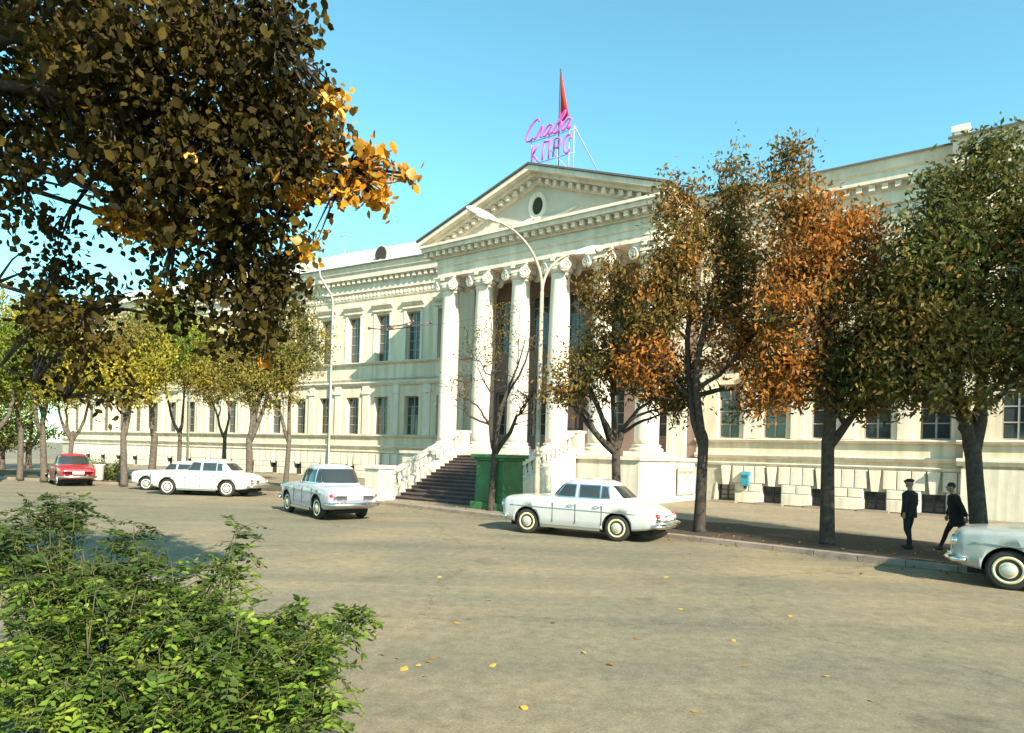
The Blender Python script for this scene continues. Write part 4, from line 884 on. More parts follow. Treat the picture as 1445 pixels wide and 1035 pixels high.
def person(label, loc, ang, H, stride, arms, lean, coat_len, cap):
    """x = right, -y = facing"""
    root = thing('person', label, 'person', loc, ang, None); k = H / 1.78
    hip = 0.92; sh = 1.46
    lx = lambda z: lean * (z - 0.9)
    fl, fr = stride
    P = []
    P.append(limb([(0, lx(0.86), 0.86), (0, lx(1.0), 1.0), (0, lx(1.2), 1.2), (0, lx(1.4), 1.4), (0, lx(1.47), 1.47)], [0.14, 0.145, 0.155, 0.15, 0.08]))
    P.append(blob((0, lx(1.38), 1.38), (0.21, 0.115, 0.11))); P.append(blob((0, lx(0.92), 0.92), (0.17, 0.125, 0.12)))
    P.append(limb([(0, lx(1.44), 1.44), (0, lx(1.57) - 0.01, 1.57)], [0.065, 0.06]))
    hy = lx(1.66) - 0.02
    P.append(blob((0, hy, 1.665), (0.076, 0.095, 0.118))); P.append(blob((0, hy - 0.035, 1.60), (0.055, 0.06, 0.055)))
    P.append(blob((0, hy - 0.10, 1.655), (0.015, 0.022, 0.026)))
    for s_ in (-1, 1): P.append(blob((s_ * 0.08, hy + 0.005, 1.655), (0.014, 0.024, 0.034)))
    hands = []
    for s_, f in ((-1, fl), (1, fr)):
        kn = (s_ * 0.10, -f * 0.5 - 0.03, 0.49); an = (s_ * 0.10, -f + (0.06 if f < 0 else 0), 0.09 + (0.05 if f < -0.1 else 0))
        P.append(limb([(s_ * 0.09, 0, 0.92), (s_ * 0.095, -f * 0.25 - 0.01, 0.7), kn, (s_ * 0.10, kn[1] * 0.5 + an[1] * 0.5 + 0.02, 0.32), an], [0.095, 0.085, 0.062, 0.058, 0.042]))
        P.append(limb([(an[0], an[1] + 0.06, an[2] - 0.045), (an[0], an[1] - 0.05, an[2] - 0.05), (an[0], an[1] - 0.17, an[2] - 0.06)], [0.045, 0.045, 0.032]))
    ar = []
    for s_, a in ((-1, arms[0]), (1, arms[1])):
        s0 = (s_ * 0.20, lx(1.42), 1.42); el = (s_ * 0.26, lx(1.15) - a * 0.4 + 0.03, 1.15); wr_ = (s_ * 0.255, lx(0.9) - a, 0.90)
        P.append(limb([s0, ((s0[0] + el[0]) / 2, (s0[1] + el[1]) / 2, 1.29), el, wr_], [0.058, 0.052, 0.044, 0.03])); ar.append((s0, el, wr_))
        P.append(limb([wr_, (wr_[0], wr_[1] - 0.01, 0.84)], [0.03, 0.036]))
        for q in range(4):
            fx = wr_[1] - 0.028 + q * 0.019; ln = (0.085, 0.095, 0.09, 0.07)[q]
            P.append(limb([(wr_[0], fx, 0.845), (wr_[0] - s_ * 0.006, fx - 0.004, 0.80), (wr_[0] - s_ * 0.022, fx - 0.006, 0.845 - ln)], [0.0115, 0.0105, 0.009]))
        P.append(limb([(wr_[0], wr_[1] - 0.03, 0.88), (wr_[0] - s_ * 0.01, wr_[1] - 0.055, 0.84), (wr_[0] - s_ * 0.02, wr_[1] - 0.058, 0.805)], [0.013, 0.012, 0.010]))
    me = remesh(P, 0.0125, 'body'); 
    for m_ in ('skin', 'cloth_dark', 'tyre'): me.materials.append(M[m_])
    me.materials.pop(index=0) if len(me.materials) > 3 else None
    mi = []
    for p in me.polygons:
        z = p.center.z; mi.append(2 if z < 0.115 else (1 if z < 1.02 and abs(p.center.x) < 0.215 else 0))
    me.polygons.foreach_set('material_index', mi)
    b = link('body', me, root); b.scale = (k, k, k)
    C = [limb([(0, lx(coat_len) + 0.0, coat_len), (0, lx(0.95), 0.95), (0, lx(1.1), 1.1), (0, lx(1.25), 1.25), (0, lx(1.40), 1.40), (0, lx(1.48), 1.485)], [0.20, 0.19, 0.178, 0.18, 0.165, 0.085])]
    C[0].v = [(p[0] * 1.12, p[1] * 0.92, p[2]) for p in C[0].v]
    C.append(blob((0, lx(1.385), 1.385), (0.245, 0.14, 0.105)))
    for (s0, el, wr_) in ar:
        mid = Vector(el).lerp(Vector(wr_), 0.86)
        C.append(limb([s0, Vector(s0).lerp(Vector(el), 0.5), el, mid], [0.085, 0.078, 0.068, 0.056]))
    cm = remesh(C, 0.016, 'coat'); cm.materials.clear(); cm.materials.append(M['cloth_black']); c = link('coat', cm, root); c.scale = (k, k, k)
    Hh = [blob((0, hy + 0.014, 1.70), (0.087, 0.102, 0.092))]
    if cap: Hh = [blob((0, hy + 0.005, 1.735), (0.095, 0.115, 0.055)), limb([(0, hy - 0.06, 1.72), (0, hy - 0.14, 1.705)], [0.05, 0.03])]
    hm = remesh(Hh, 0.012, 'hair'); hm.materials.clear(); hm.materials.append(M['hair']); h = link('cap' if cap else 'hair', hm, root); h.scale = (k, k, k)
    return root
pm = site(19.0, -14.15, SW + 0.008); person('man in black jacket standing upright under the trees, hands at his sides', pm, R(-150), 1.80, (0.05, -0.06), (0.06, -0.02), 0.02, 0.80, True)
pw = site(20.0, -13.75, SW + 0.008); person('stooping walker in long black coat striding past the plinth', pw, R(-112), 1.74, (0.32, -0.34), (0.16, -0.18), -0.16, 0.66, False)

# ------------------------------------------------------------------ litter bin
bp = at(139, 681, 37.2); bn = thing('litter_bin', 'small white litter bin standing at the kerb beside the red car', 'bin', (bp.x, bp.y, SW))
mb = MB(); mb.lathe([(0.2, 0.06), (0.24, 0.10), (0.28, 0.86), (0.30, 0.88), (0.30, 0.94), (0.25, 0.94), (0.22, 0.3)], 18); mb.build('bin_body', M['binwhite'], bn)
mb = MB(); mb.lathe([(0.22, 0.0), (0.22, 0.06), (0.12, 0.07)], 14); mb.build('bin_foot', M['ironwork'], bn)

# ------------------------------------------------------------------ vegetation
class Leaves:
    """quad leaves gathered into one mesh with several materials"""
    def __init__(s): s.c = []; s.a = []; s.b = []; s.m = []
    def add(s, cen, axis, side, mi): s.c.append(cen); s.a.append(axis); s.b.append(side); s.m.append(np.full(len(cen), mi))
    def build(s, name, mats, parent, fancy=False):
        c, a, b, m = np.concatenate(s.c), np.concatenate(s.a), np.concatenate(s.b), np.concatenate(s.m)
        N = len(c); nrm = np.cross(a, b); nl = np.linalg.norm(nrm, axis=1, keepdims=True) + 1e-9; nrm = nrm / nl * np.linalg.norm(b, axis=1, keepdims=True)
        if fancy:    # folded six-point leaf: two quads sharing the midrib
            P = [c - a, c - a * 0.35 + b - nrm * 0.15, c + a * 0.35 + b * 0.8 - nrm * 0.2, c + a, c + a * 0.35 - b * 0.8 - nrm * 0.2, c - a * 0.35 - b - nrm * 0.15]
            v = np.stack(P, 1).reshape(-1, 3); base = np.arange(N)[:, None] * 6
            f = np.concatenate([base + np.array([[0, 1, 2, 3]]), base + np.array([[0, 3, 4, 5]])], 1).reshape(-1); per = 2; k = 4
        else:
            P = [c - a, c + b - a * 0.1, c + a, c - b - a * 0.1]; v = np.stack(P, 1).reshape(-1, 3); f = np.arange(4 * N); per = 1; k = 4
        me = bpy.data.meshes.new(name); me.vertices.add(len(v)); me.vertices.foreach_set('co', v.astype(np.float32).ravel())
        nf = N * per; me.loops.add(nf * k); me.loops.foreach_set('vertex_index', f.astype(np.int32))
        me.polygons.add(nf); me.polygons.foreach_set('loop_start', np.arange(0, nf * k, k, dtype=np.int32)); me.polygons.foreach_set('loop_total', np.full(nf, k, dtype=np.int32))
        for q in mats: me.materials.append(q)
        me.polygons.foreach_set('material_index', np.repeat(m, per).astype(np.int32)); me.update(calc_edges=True); me.validate()
        return stuff(link(name, me, parent))
def rand_dirs(n, down=0.0):
    d = rng.normal(size=(n, 3)); d[:, 2] -= down; return d / np.linalg.norm(d, axis=1, keepdims=True)
def leaf_frames(n, size, down, aspect=0.5):
    a = rand_dirs(n, down); t = rand_dirs(n); b = np.cross(a, t); b /= np.linalg.norm(b, axis=1, keepdims=True) + 1e-9
    s = size * rng.uniform(0.6, 1.25, size=(n, 1)); return a * s, b * s * aspect
def make_tree(label, base, trunk_r, fork_z, lean, lobes, leaf_size, mats, bark='bark', group=None, limbs_per=2, density=1.0, cluster=45, spread=0.30, name='street_tree', down=0.8, seed=1, top_lead=True):
    """lobes: (dx, dy, z, rx, ry, rz, clumps, material index) around base"""
    rr = np.random.default_rng(seed); root = thing(name, label, 'tree', base, 0, group)
    tb = MB(); fx, fy = lean
    tb.tube([(0, 0, -0.05), (0.0, 0, 0.12), (fx * 0.3, fy * 0.3, fork_z * 0.35), (fx * 0.75, fy * 0.75, fork_z * 0.75), (fx, fy, fork_z), (fx, fy, fork_z + 0.16), (fx, fy, fork_z + 0.34)], [trunk_r * 1.3, trunk_r * 1.1, trunk_r, trunk_r * 0.92, trunk_r * 0.90, trunk_r * 0.66, trunk_r * 0.12], 10)
    tb.build('trunk', M[bark], root)
    lm = MB(); nodes = []; nrad = []
    F0 = np.array([fx, fy, fork_z - 0.22])
    for q in range(limbs_per):
        for (dx, dy, z, rx, ry, rz_, nc, mi) in lobes:
            tgt = np.array([dx, dy, z]) + rr.normal(size=3) * np.array([rx, ry, 0.3 * rz_]) * 0.35; tgt[2] += rz_ * rr.uniform(0.1, 0.75)
            N = 10; pts = []; wob = rr.normal(size=3) * 0.16; S0 = F0; r0 = trunk_r * rr.uniform(0.72, 0.84)
            if len(nodes) >= 2 * (N - 2) and rr.random() > 0.12:
                nd = np.array(nodes); drop = tgt[2] - nd[:, 2]; ln = np.linalg.norm(nd - tgt, axis=1); hz = np.linalg.norm((nd - tgt)[:, :2], axis=1)
                cost = ln + 0.6 * hz + 6.0 * np.maximum(0, 0.5 * hz + 0.6 - drop) + 4.0 * (np.array(nrad) < 0.03) + rr.uniform(0, 0.5, len(nd)); j = int(np.argmin(cost)); S0 = nd[j]; r0 = min(nrad[j] * 0.8, trunk_r * 0.6)
            for i in range(N):
                t = i / (N - 1); p = S0 * (1 - t) + tgt * t; p[:2] = S0[:2] + (tgt[:2] - S0[:2]) * (0.25 * t + 0.75 * t ** 0.8)
                if i: p = p + wob * math.sin(math.pi * t * 1.6) * min(1, np.linalg.norm(tgt - S0) / 2.5) + rr.normal(size=3) * 0.03
                pts.append(p)
            rad = [max(0.008, r0 * (1 - 0.85 * (i / (N - 1)) ** 0.85)) for i in range(N)]
            lm.tube(pts, rad, 7)
            for i in range(2, N): nodes.append(pts[i]); nrad.append(rad[i])
    nodes = np.array(nodes); nrad = np.array(nrad); lv = Leaves()
    for (dx, dy, z, rx, ry, rz_, nc, mi) in lobes:
        nc = int(nc * density)
        for k in range(nc):
            d = rr.normal(size=3); d /= np.linalg.norm(d); d *= rr.uniform(0.25, 1.0) ** 0.5 * rr.uniform(0.8, 1.12)
            p = np.array([dx, dy, z]) + d * np.array([rx, ry, rz_])
            if p[2] < fork_z - 0.3: continue
            w_ = np.linalg.norm(nodes - p, axis=1) + 1.3 * np.maximum(0, nodes[:, 2] - p[2] + 0.15); j = int(np.argmin(w_)); a = nodes[j]
            mid = a * 0.5 + p * 0.5 + rr.normal(size=3) * 0.10 + np.array([0, 0, 0.08]); tip = p + (p - a) / (np.linalg.norm(p - a) + 1e-6) * 0.2
            lm.tube([a, mid, tip], [min(nrad[j] * 0.7, 0.022), 0.011, 0.004], 4)
            n = max(3, int(cluster * rr.choice([0.25, 0.7, 1.1, 1.7])))
            t = rr.uniform(0.45, 1.12, size=(n, 1)); c = mid * (1 - np.clip((t - 0.5) * 2, 0, 1.2)) + tip * np.clip((t - 0.5) * 2, 0, 1.2) + rr.normal(size=(n, 3)) * np.array([spread, spread, spread * 0.75])
            A, B = leaf_frames(n, leaf_size, down, 0.42); c = c + A * 0.6
            m_i = mi if rr.random() > 0.12 else int(rr.integers(0, len(mats)))
            lv.add(c, A, B, m_i)
    lm.build('limbs', M[bark], root); lv.build('crown', mats, root); return root
def gpt(px, py, z=SW):
    d = at(px, py, 1.0) - Vector((0, 0, CAMH)); return Vector((0, 0, CAMH)) + d * ((z - CAMH) / d.z)
# --- right-hand row (kerbside)
mR = [LM['olive'], LM['brown'], LM['rust'], LM['dgreen']]
t1 = site(5.35, -14.35, SW)
make_tree('almost bare slender tree in front of the green pedestal', t1, 0.13, 2.35, (0.1, 0), [(-0.9, 0.3, 5.4, 1.0, 1.0, 1.9, 26, 1), (0.9, 0, 5.9, 1.1, 1.0, 2.0, 34, 1), (-1.6, 0, 4.4, 0.9, 0.8, 0.9, 14, 2), (1.5, 0, 4.3, 0.8, 0.8, 1.0, 26, 0), (0, 0.2, 7.0, 0.8, 0.8, 1.4, 34, 0)], 0.055, mR, cluster=15, spread=0.19, limbs_per=3, seed=3)
t2 = site(10.9, -14.75, SW)
make_tree('bronze green forked tree rising behind the parked pale grey saloon', t2, 0.15, 2.5, (-0.1, 0), [(-1.0, 0.2, 4.8, 1.2, 1.2, 1.2, 65, 0), (1.3, 0.1, 4.7, 1.2, 1.1, 1.0, 75, 0), (0.0, 0.2, 6.0, 1.3, 1.3, 1.5, 90, 1), (-0.5, 0.2, 7.6, 0.8, 0.9, 1.0, 45, 1), (0.9, 0, 6.6, 0.9, 0.9, 1.3, 50, 3), (2.0, 0, 4.0, 0.5, 0.7, 0.6, 16, 0), (-1.9, 0.0, 4.2, 0.6, 0.6, 0.6, 18, 1)], 0.085, mR, cluster=32, spread=0.22, limbs_per=2, seed=5, density=1.3)
t3 = site(13.7, -14.85, SW)
make_tree('tall russet tree with pointed top between the saloon and the basement windows', t3, 0.17, 2.75, (0.05, 0), [(0.75, 0.2, 9.6, 0.75, 0.8, 2.0, 95, 1), (-0.9, 0.1, 9.0, 0.75, 0.8, 1.7, 85, 1), (-0.2, 0.3, 7.6, 1.7, 1.5, 1.5, 150, 1), (1.3, 0.1, 7.2, 1.0, 1.1, 1.5, 90, 1), (-1.5, 0, 6.6, 0.9, 1.0, 1.2, 70, 1), (1.8, 0, 5.4, 1.2, 1.0, 1.1, 95, 2), (-1.7, 0.2, 5.0, 0.9, 0.9, 0.9, 50, 2), (0.5, 0.3, 5.7, 1.1, 1.1, 1.1, 46, 2), (2.2, 0, 4.2, 0.8, 0.8, 0.6, 26, 2), (1.4, 0, 3.7, 0.6, 0.6, 0.4, 8, 0)], 0.085, mR, cluster=32, spread=0.21, limbs_per=2, seed=8)
t4 = site(17.2, -14.8, SW)
make_tree('broad tree turning orange above, dark forked trunk beside the standing man', t4, 0.18, 2.75, (-0.05, 0), [(-1.15, 0.2, 9.6, 0.55, 0.7, 1.5, 60, 1), (-0.7, 0.1, 8.0, 1.1, 1.2, 1.3, 120, 2), (0.5, 0.1, 7.8, 0.9, 1.0, 1.3, 100, 2), (-1.0, 0, 6.4, 1.2, 1.2, 1.2, 90, 2), (0.6, 0, 6.0, 1.1, 1.2, 1.2, 90, 1), (1.2, 0, 5.0, 1.2, 1.2, 1.0, 100, 0), (-1.2, 0, 4.9, 1.0, 1.0, 0.8, 42, 2), (0.2, 0, 4.6, 1.0, 1.0, 0.7, 70, 3), (2.1, 0.3, 5.2, 1.0, 0.9, 1.3, 90, 0), (-1.6, 0, 4.0, 0.8, 0.8, 0.6, 30, 2), (1.5, 0.2, 6.8, 0.8, 0.9, 0.9, 60, 2), (2.1, 0.3, 6.6, 0.9, 0.9, 1.0, 60, 1), (0.8, -0.2, 3.9, 1.3, 1.0, 0.5, 44, 0)], 0.085, mR, cluster=33, spread=0.21, limbs_per=2, seed=13)
t5 = site(20.55, -14.6, SW)
make_tree('dense dark olive tree behind the stooping walker', t5, 0.19, 2.6, (-0.25, 0), [(0.3, 0.1, 8.8, 0.9, 1.0, 1.6, 120, 3), (-0.9, 0.2, 8.2, 0.8, 0.9, 1.2, 90, 3), (-1.3, 0, 6.9, 1.0, 1.1, 1.3, 120, 3), (0.4, 0.2, 6.6, 1.2, 1.3, 1.6, 150, 3), (-1.1, 0, 5.2, 1.2, 1.2, 1.1, 130, 0), (0.5, 0, 4.7, 0.9, 1.0, 0.8, 60, 0), (-1.9, 0, 4.5, 0.9, 0.8, 0.8, 60, 0), (1.6, 0, 7.4, 0.9, 1.0, 1.5, 90, 3), (-2.1, 0.2, 6.0, 0.7, 0.8, 1.0, 60, 0), (1.4, 0, 5.2, 0.9, 0.9, 1.0, 60, 0), (-1.2, -0.2, 3.8, 1.2, 0.9, 0.5, 40, 0)], 0.085, mR, cluster=33, spread=0.21, limbs_per=2, seed=21)
# the row goes on beyond the edge of the view and throws its shade back along the pavement
for k, (x, y, sd) in enumerate(((24.9, -16.0, 31), (29.2, -16.5, 37))):
    make_tree(['olive tree next along the kerb past the grey green saloon', 'olive tree farthest along the kerb past the grey green saloon'][k], site(x, y, SW), 0.21, 2.6, (0.1, 0), [(-0.3, -1.6, 7.6, 1.9, 1.9, 2.4, 190, 3), (-0.7, -2.0, 4.8, 1.7, 1.7, 1.5, 130, 0), (1.2, -0.6, 5.6, 1.5, 1.5, 1.5, 100, 0), (0, -0.6, 9.4, 1.4, 1.4, 1.4, 70, 1)], 0.07, mR, cluster=40, spread=0.25, limbs_per=2, seed=sd)
# --- left-hand row
mL = [LM['green'], LM['yellow'], LM['tan'], LM['dgreen']]
left = [
 ((-8, 679), 0.20, 2.6, 'green tree farthest down the street beyond the red car', 0, 1, (2.6, 7.6, 2.2)),
 ((28, 676), 0.18, 2.6, 'yellow tree beside the farthest green one down the street', 1, 0, (2.6, 7.0, 2.2)),
 ((62, 678), 0.20, 2.6, 'dark trunked tree standing behind the red car', 3, 0, (2.6, 8.2, 2.2)),
 ((97, 679), 0.15, 2.4, 'small yellow tree between the dark trunk and the white bin', 1, 1, (2.2, 6.2, 1.7)),
 ((175, 684), 0.20, 2.6, 'forked yellowing tree right behind the white bin', 1, 2, (2.3, 6.8, 2.0)),
 ((213, 682), 0.24, 2.5, 'thick trunked green tree at the bonnet of the ivory saloons', 0, 0, (2.4, 8.0, 2.4)),
 ((252, 676), 0.16, 3.0, 'straight thin tree with yellow crown above the ivory saloons', 1, 0, (2.2, 8.6, 2.2)),
 ((315, 677), 0.16, 2.8, 'tan leaved slim tree behind the cabin of the ivory saloon', 2, 1, (2.0, 7.4, 1.9)),
 ((352, 687), 0.23, 2.5, 'olive forked tree at the tail of the ivory saloons', 2, 3, (2.0, 7.2, 2.0)),
 ((403, 687), 0.18, 2.6, 'tall airy olive tree by the downpipe, last before the small lilac saloon', 2, 3, (2.0, 8.2, 3.0)),
]
for i, ((px, py), tr, fz, lab, m0, m1, (rad, zc, rzz)) in enumerate(left):
    b = gpt(px, py); rr_ = random.Random(50 + i)
    lob = [(0.1 * rad, 0, zc + rzz * 0.35, rad * 0.7, rad * 0.7, rzz * 0.75, 75, m1), (-rad * 0.55, 0.1, zc - rzz * 0.25, rad * 0.62, rad * 0.6, rzz * 0.62, 70, m0), (rad * 0.55, -0.1, zc - rzz * 0.2, rad * 0.62, rad * 0.6, rzz * 0.65, 70, m0), (0, -0.4, zc - rzz * 0.6, rad * 0.75, rad * 0.7, rzz * 0.45, 55, m0), (rr_.uniform(-.6, .6), -0.5, zc - rzz * 1.0, rad * 0.7, rad * 0.7, rzz * 0.4, 34, m0)]
    make_tree(lab, b, tr * 0.8, fz, (rr_.uniform(-.15, .15), 0), lob, 0.095, mL, bark='barkl', limbs_per=2, cluster=34, spread=0.27, seed=60 + i, density=1.35 if i != 9 else 0.95)
for i, ((px, py), lab) in enumerate((((-45, 664), 'far green tree beyond the end of the long wing, rounder crown'), ((2, 663), 'far green tree beyond the end of the long wing, lower crown'), ((40, 662), 'far tree touching the end wall of the long wing'))):
    make_tree(lab, gpt(px, py), 0.2, 1.6, (0, 0), [(-1.5, 0, 4.2, 2.0, 1.6, 2.2, 70, 3), (1.5, 0, 4.6 + i, 2.0, 1.6, 2.4, 70, 0), (0, 0, 6.8 + 0.5 * i, 1.8, 1.6, 1.8, 60, 3), (0, 0, 2.6, 2.4, 1.6, 1.0, 50, 3)], 0.13, mL, bark='barkl', limbs_per=2, cluster=26, spread=0.38, seed=90 + i)
# low shrub beside the bin
def shrub(label, base, h, wd, n, mats, seed, ls=0.06):
    rr = np.random.default_rng(seed); root = thing('shrub', label, 'shrub', base); lm = MB(); lv = Leaves()
    for k in range(14):
        a = rr.uniform(0, 6.28); tip = np.array([math.cos(a) * wd * rr.uniform(.3, 1), math.sin(a) * wd * 0.8 * rr.uniform(.3, 1), h * rr.uniform(.6, 1.05)])
        lm.tube([(0, 0, 0), tip * np.array([.4, .4, .6]), tip], [0.02, 0.012, 0.005], 4)
        m_ = n // 14; t = rr.uniform(0.25, 1.1, size=(m_, 1)); c = tip * t + rr.normal(size=(m_, 3)) * 0.16; c[:, 2] = np.abs(c[:, 2]); A, B = leaf_frames(m_, ls, 0.2); lv.add(c, A, B, int(rr.integers(0, len(mats))))
    lm.build('stems', M['bark'], root); lv.build('foliage', mats, root); return root
shrub('low green shrub against the plinth behind the white bin', gpt(152, 678), 1.1, 1.3, 1500, [LM['dgreen'], LM['green']], 4)

# --- foreground overhanging tree: trunk left of the view, broad leaves
ov = thing('broadleaf_tree', 'large overhanging broadleaf tree, dark crown with orange leaf sprays at its edge', 'tree', (-9.2, 5.6, 0))
OB = Vector((-9.2, 5.6, 0))
mb = MB(); mb.tube([(0, 0, -0.05), (0, 0, 0.3), (0.05, 0, 1.6), (0.15, 0.05, 3.2), (0.3, 0.1, 4.6)], [0.5, 0.38, 0.33, 0.30, 0.26], 12); mb.build('trunk', M['bark'], ov)
lm = MB(); lv = Leaves(); nodes = []
def limb_to(q, r0, sag=0.4):
    a = Vector((0.25, 0.08, 4.3)); b = Vector(q) - OB; N = 14; pts = []
    w1, w2 = random.uniform(-.3, .3), random.uniform(-.3, .3)
    for i in range(N):
        t = i / (N - 1); p = a.lerp(b, t) + Vector((w1 * math.sin(3 * t), w2 * math.sin(4 * t), sag * math.sin(math.pi * t)))
        pts.append(p)
    lm.tube(pts, [r0 * (1 - 0.88 * i / (N - 1)) for i in range(N)], 7); nodes.extend([np.array(p) for p in pts[2:]])
for q, r0, sg_ in ((at(330, 200, 7.2), 0.15, 0.7), (at(480, 240, 7.0), 0.10, 0.8), (at(380, 400, 7.4), 0.09, 1.0), (at(220, 60, 6.2), 0.13, 0.6), (at(120, 440, 7.5), 0.10, 0.3), (at(240, 330, 7.6), 0.09, 0.6), (at(400, 80, 6.6), 0.10, 0.7), (Vector((-3.5, 3.0, 8.2)), 0.15, 0.8), (Vector((-5.0, 4.0, 9.5)), 0.14, 0.5), (at(90, 560, 8.4), 0.07, 0.2), (at(60, 250, 6.4), 0.09, 0.3)):
    limb_to(q, r0, sg_)
nodes = np.array(nodes)
lobes_px = [  # px, py, rx, ry, depth, depth spread, clumps, material (0 shade, 1 orange)
 (40, 30, 110, 90, 6.6, 0.9, 40, 0), (190, 40, 130, 80, 6.6, 0.9, 52, 0), (330, 40, 110, 70, 6.8, 0.8, 40, 0), (110, 150, 110, 90, 6.8, 0.9, 46, 0), (250, 150, 120, 80, 7.0, 0.9, 52, 0),
 (375, 130, 75, 75, 7.0, 0.8, 34, 0), (20, 190, 60, 60, 6.8, 0.8, 16, 0), (210, 240, 85, 38, 7.1, 0.8, 26, 0), (330, 220, 100, 62, 7.0, 0.8, 42, 0), (430, 215, 55, 50, 7.0, 0.6, 18, 0),
 (285, 305, 65, 40, 7.3, 0.7, 22, 0), (355, 320, 55, 45, 7.3, 0.6, 18, 0), (195, 320, 50, 28, 7.3, 0.5, 10, 0), (375, 395, 40, 45, 7.4, 0.5, 16, 0), (355, 455, 36, 32, 7.5, 0.4, 11, 0), (385, 450, 22, 30, 7.5, 0.4, 6, 0), (270, 410, 42, 24, 7.5, 0.4, 10, 0), (310, 380, 36, 26, 7.4, 0.4, 8, 0), (215, 375, 34, 18, 7.5, 0.4, 3, 0), (240, 445, 16, 20, 7.5, 0.3, 4, 0),
 (300, 480, 16, 14, 7.5, 0.3, 3, 0), (80, 370, 45, 30, 7.6, 0.6, 7, 0), (85, 440, 55, 45, 7.8, 0.7, 18, 0), (130, 500, 38, 32, 7.9, 0.6, 9, 0), (60, 520, 40, 40, 8.2, 0.6, 7, 0), (165, 560, 22, 18, 8.0, 0.3, 3, 0), (200, 420, 14, 16, 7.6, 0.3, 2, 0), (150, 420, 24, 16, 7.6, 0.3, 4, 0),
 (20, 300, 45, 60, 7.0, 0.6, 10, 0), (95, 330, 26, 20, 7.4, 0.4, 4, 0),
]
orange_px = [(470, 135, 16, 16, 7.0, 7), (468, 160, 14, 14, 7.0, 5), (455, 215, 40, 26, 6.95, 16), (490, 262, 44, 24, 6.9, 26), (535, 235, 22, 26, 6.9, 12), (540, 285, 14, 18, 6.9, 8), (572, 249, 14, 7, 6.9, 4), (432, 345, 18, 14, 7.2, 8), (420, 280, 24, 12, 7.0, 8), (175, 312, 34, 22, 7.2, 22), (215, 328, 24, 10, 7.2, 8), (158, 85, 10, 14, 6.5, 4), (335, 85, 20, 10, 6.7, 3), (430, 365, 14, 8, 7.3, 4), (228, 410, 6, 10, 7.5, 2), (420, 180, 16, 14, 6.9, 5), (375, 515, 10, 8, 7.5, 2), (325, 405, 8, 8, 7.4, 1), (520, 210, 16, 12, 6.9, 5), (130, 175, 12, 10, 6.4, 2), (300, 270, 26, 14, 6.8, 4), (385, 240, 22, 16, 6.7, 4), (255, 215, 20, 12, 6.5, 3), (200, 120, 14, 10, 6.1, 2), (395, 130, 20, 18, 6.7, 4), (150, 235, 14, 10, 6.6, 2)]
def broad_clump(p, n, spread, size, mi, down=0.9, twig=True):
    pl = np.array(p) - np.array(OB)
    if twig:
        w_ = np.linalg.norm(nodes - pl, axis=1); j = int(np.argmin(w_)); a = nodes[j]; mid = a * 0.5 + pl * 0.5 + np.array([0, 0, 0.06])
        lm.tube([a, mid, pl], [0.022, 0.012, 0.005], 4)
    c = pl + rng.normal(size=(n, 3)) * spread; A, B = leaf_frames(n, size * random.uniform(0.65, 1.15), down, random.uniform(0.55, 0.8)); lv.add(c, A, B, mi)
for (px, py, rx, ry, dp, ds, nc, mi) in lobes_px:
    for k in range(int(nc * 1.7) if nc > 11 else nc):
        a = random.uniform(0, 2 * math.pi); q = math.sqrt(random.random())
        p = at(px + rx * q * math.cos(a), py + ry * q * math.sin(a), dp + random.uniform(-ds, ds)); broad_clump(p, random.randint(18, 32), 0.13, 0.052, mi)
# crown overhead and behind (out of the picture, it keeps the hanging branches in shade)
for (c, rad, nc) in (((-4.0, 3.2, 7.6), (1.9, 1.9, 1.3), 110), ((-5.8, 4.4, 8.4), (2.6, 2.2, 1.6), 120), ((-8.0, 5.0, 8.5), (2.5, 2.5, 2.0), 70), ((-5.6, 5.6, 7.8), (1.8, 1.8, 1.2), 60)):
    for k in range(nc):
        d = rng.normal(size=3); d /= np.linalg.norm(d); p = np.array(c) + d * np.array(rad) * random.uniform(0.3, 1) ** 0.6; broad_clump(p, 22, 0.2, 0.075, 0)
# orange sprays: the large, pickable leaves are single leaves
def broad_leaf_mesh(m_):
    pts = [(0, -0.5), (0.28, -0.42), (0.48, -0.12), (0.42, 0.15), (0.24, 0.38), (0, 0.62), (-0.24, 0.38), (-0.42, 0.15), (-0.48, -0.12), (-0.28, -0.42)]
    v = [(x, y, -abs(x) * 0.22 - 0.10 * y * y) for x, y in pts] + [(0, 0.0, 0.0)]
    mb = MB(); mb.add(v, [(10, i, (i + 1) % 10) for i in range(10)], 0, True); mb.tube([(0, -0.5, -0.02), (0.03, -0.8, -0.05)], 0.012, 4); return mb.mesh('broad_leaf', m_)
LFm = [broad_leaf_mesh(LM['orange'])]
def solid_leafmat(nm, c, trans=0.38):
    m = bpy.data.materials.new(nm); m.use_nodes = True; t = m.node_tree; t.nodes.clear(); out = t.nodes.new('ShaderNodeOutputMaterial')
    oi = t.nodes.new('ShaderNodeObjectInfo'); r = t.nodes.new('ShaderNodeValToRGB'); e = r.color_ramp.elements
    while len(e) < len(c): e.new(0.5)
    for i, q in enumerate(c): e[i].position = i / (len(c) - 1); e[i].color = (*q, 1)
    t.links.new(oi.outputs['Random'], r.inputs[0]); d = t.nodes.new('ShaderNodeBsdfPrincipled'); d.inputs['Roughness'].default_value = 0.5; tr = t.nodes.new('ShaderNodeBsdfTranslucent'); mx = t.nodes.new('ShaderNodeMixShader'); mx.inputs[0].default_value = trans
    t.links.new(r.outputs[0], d.inputs['Base Color']); t.links.new(r.outputs[0], tr.inputs[0]); t.links.new(d.outputs[0], mx.inputs[1]); t.links.new(tr.outputs[0], mx.inputs[2]); t.links.new(mx.outputs[0], out.inputs[0]); return m
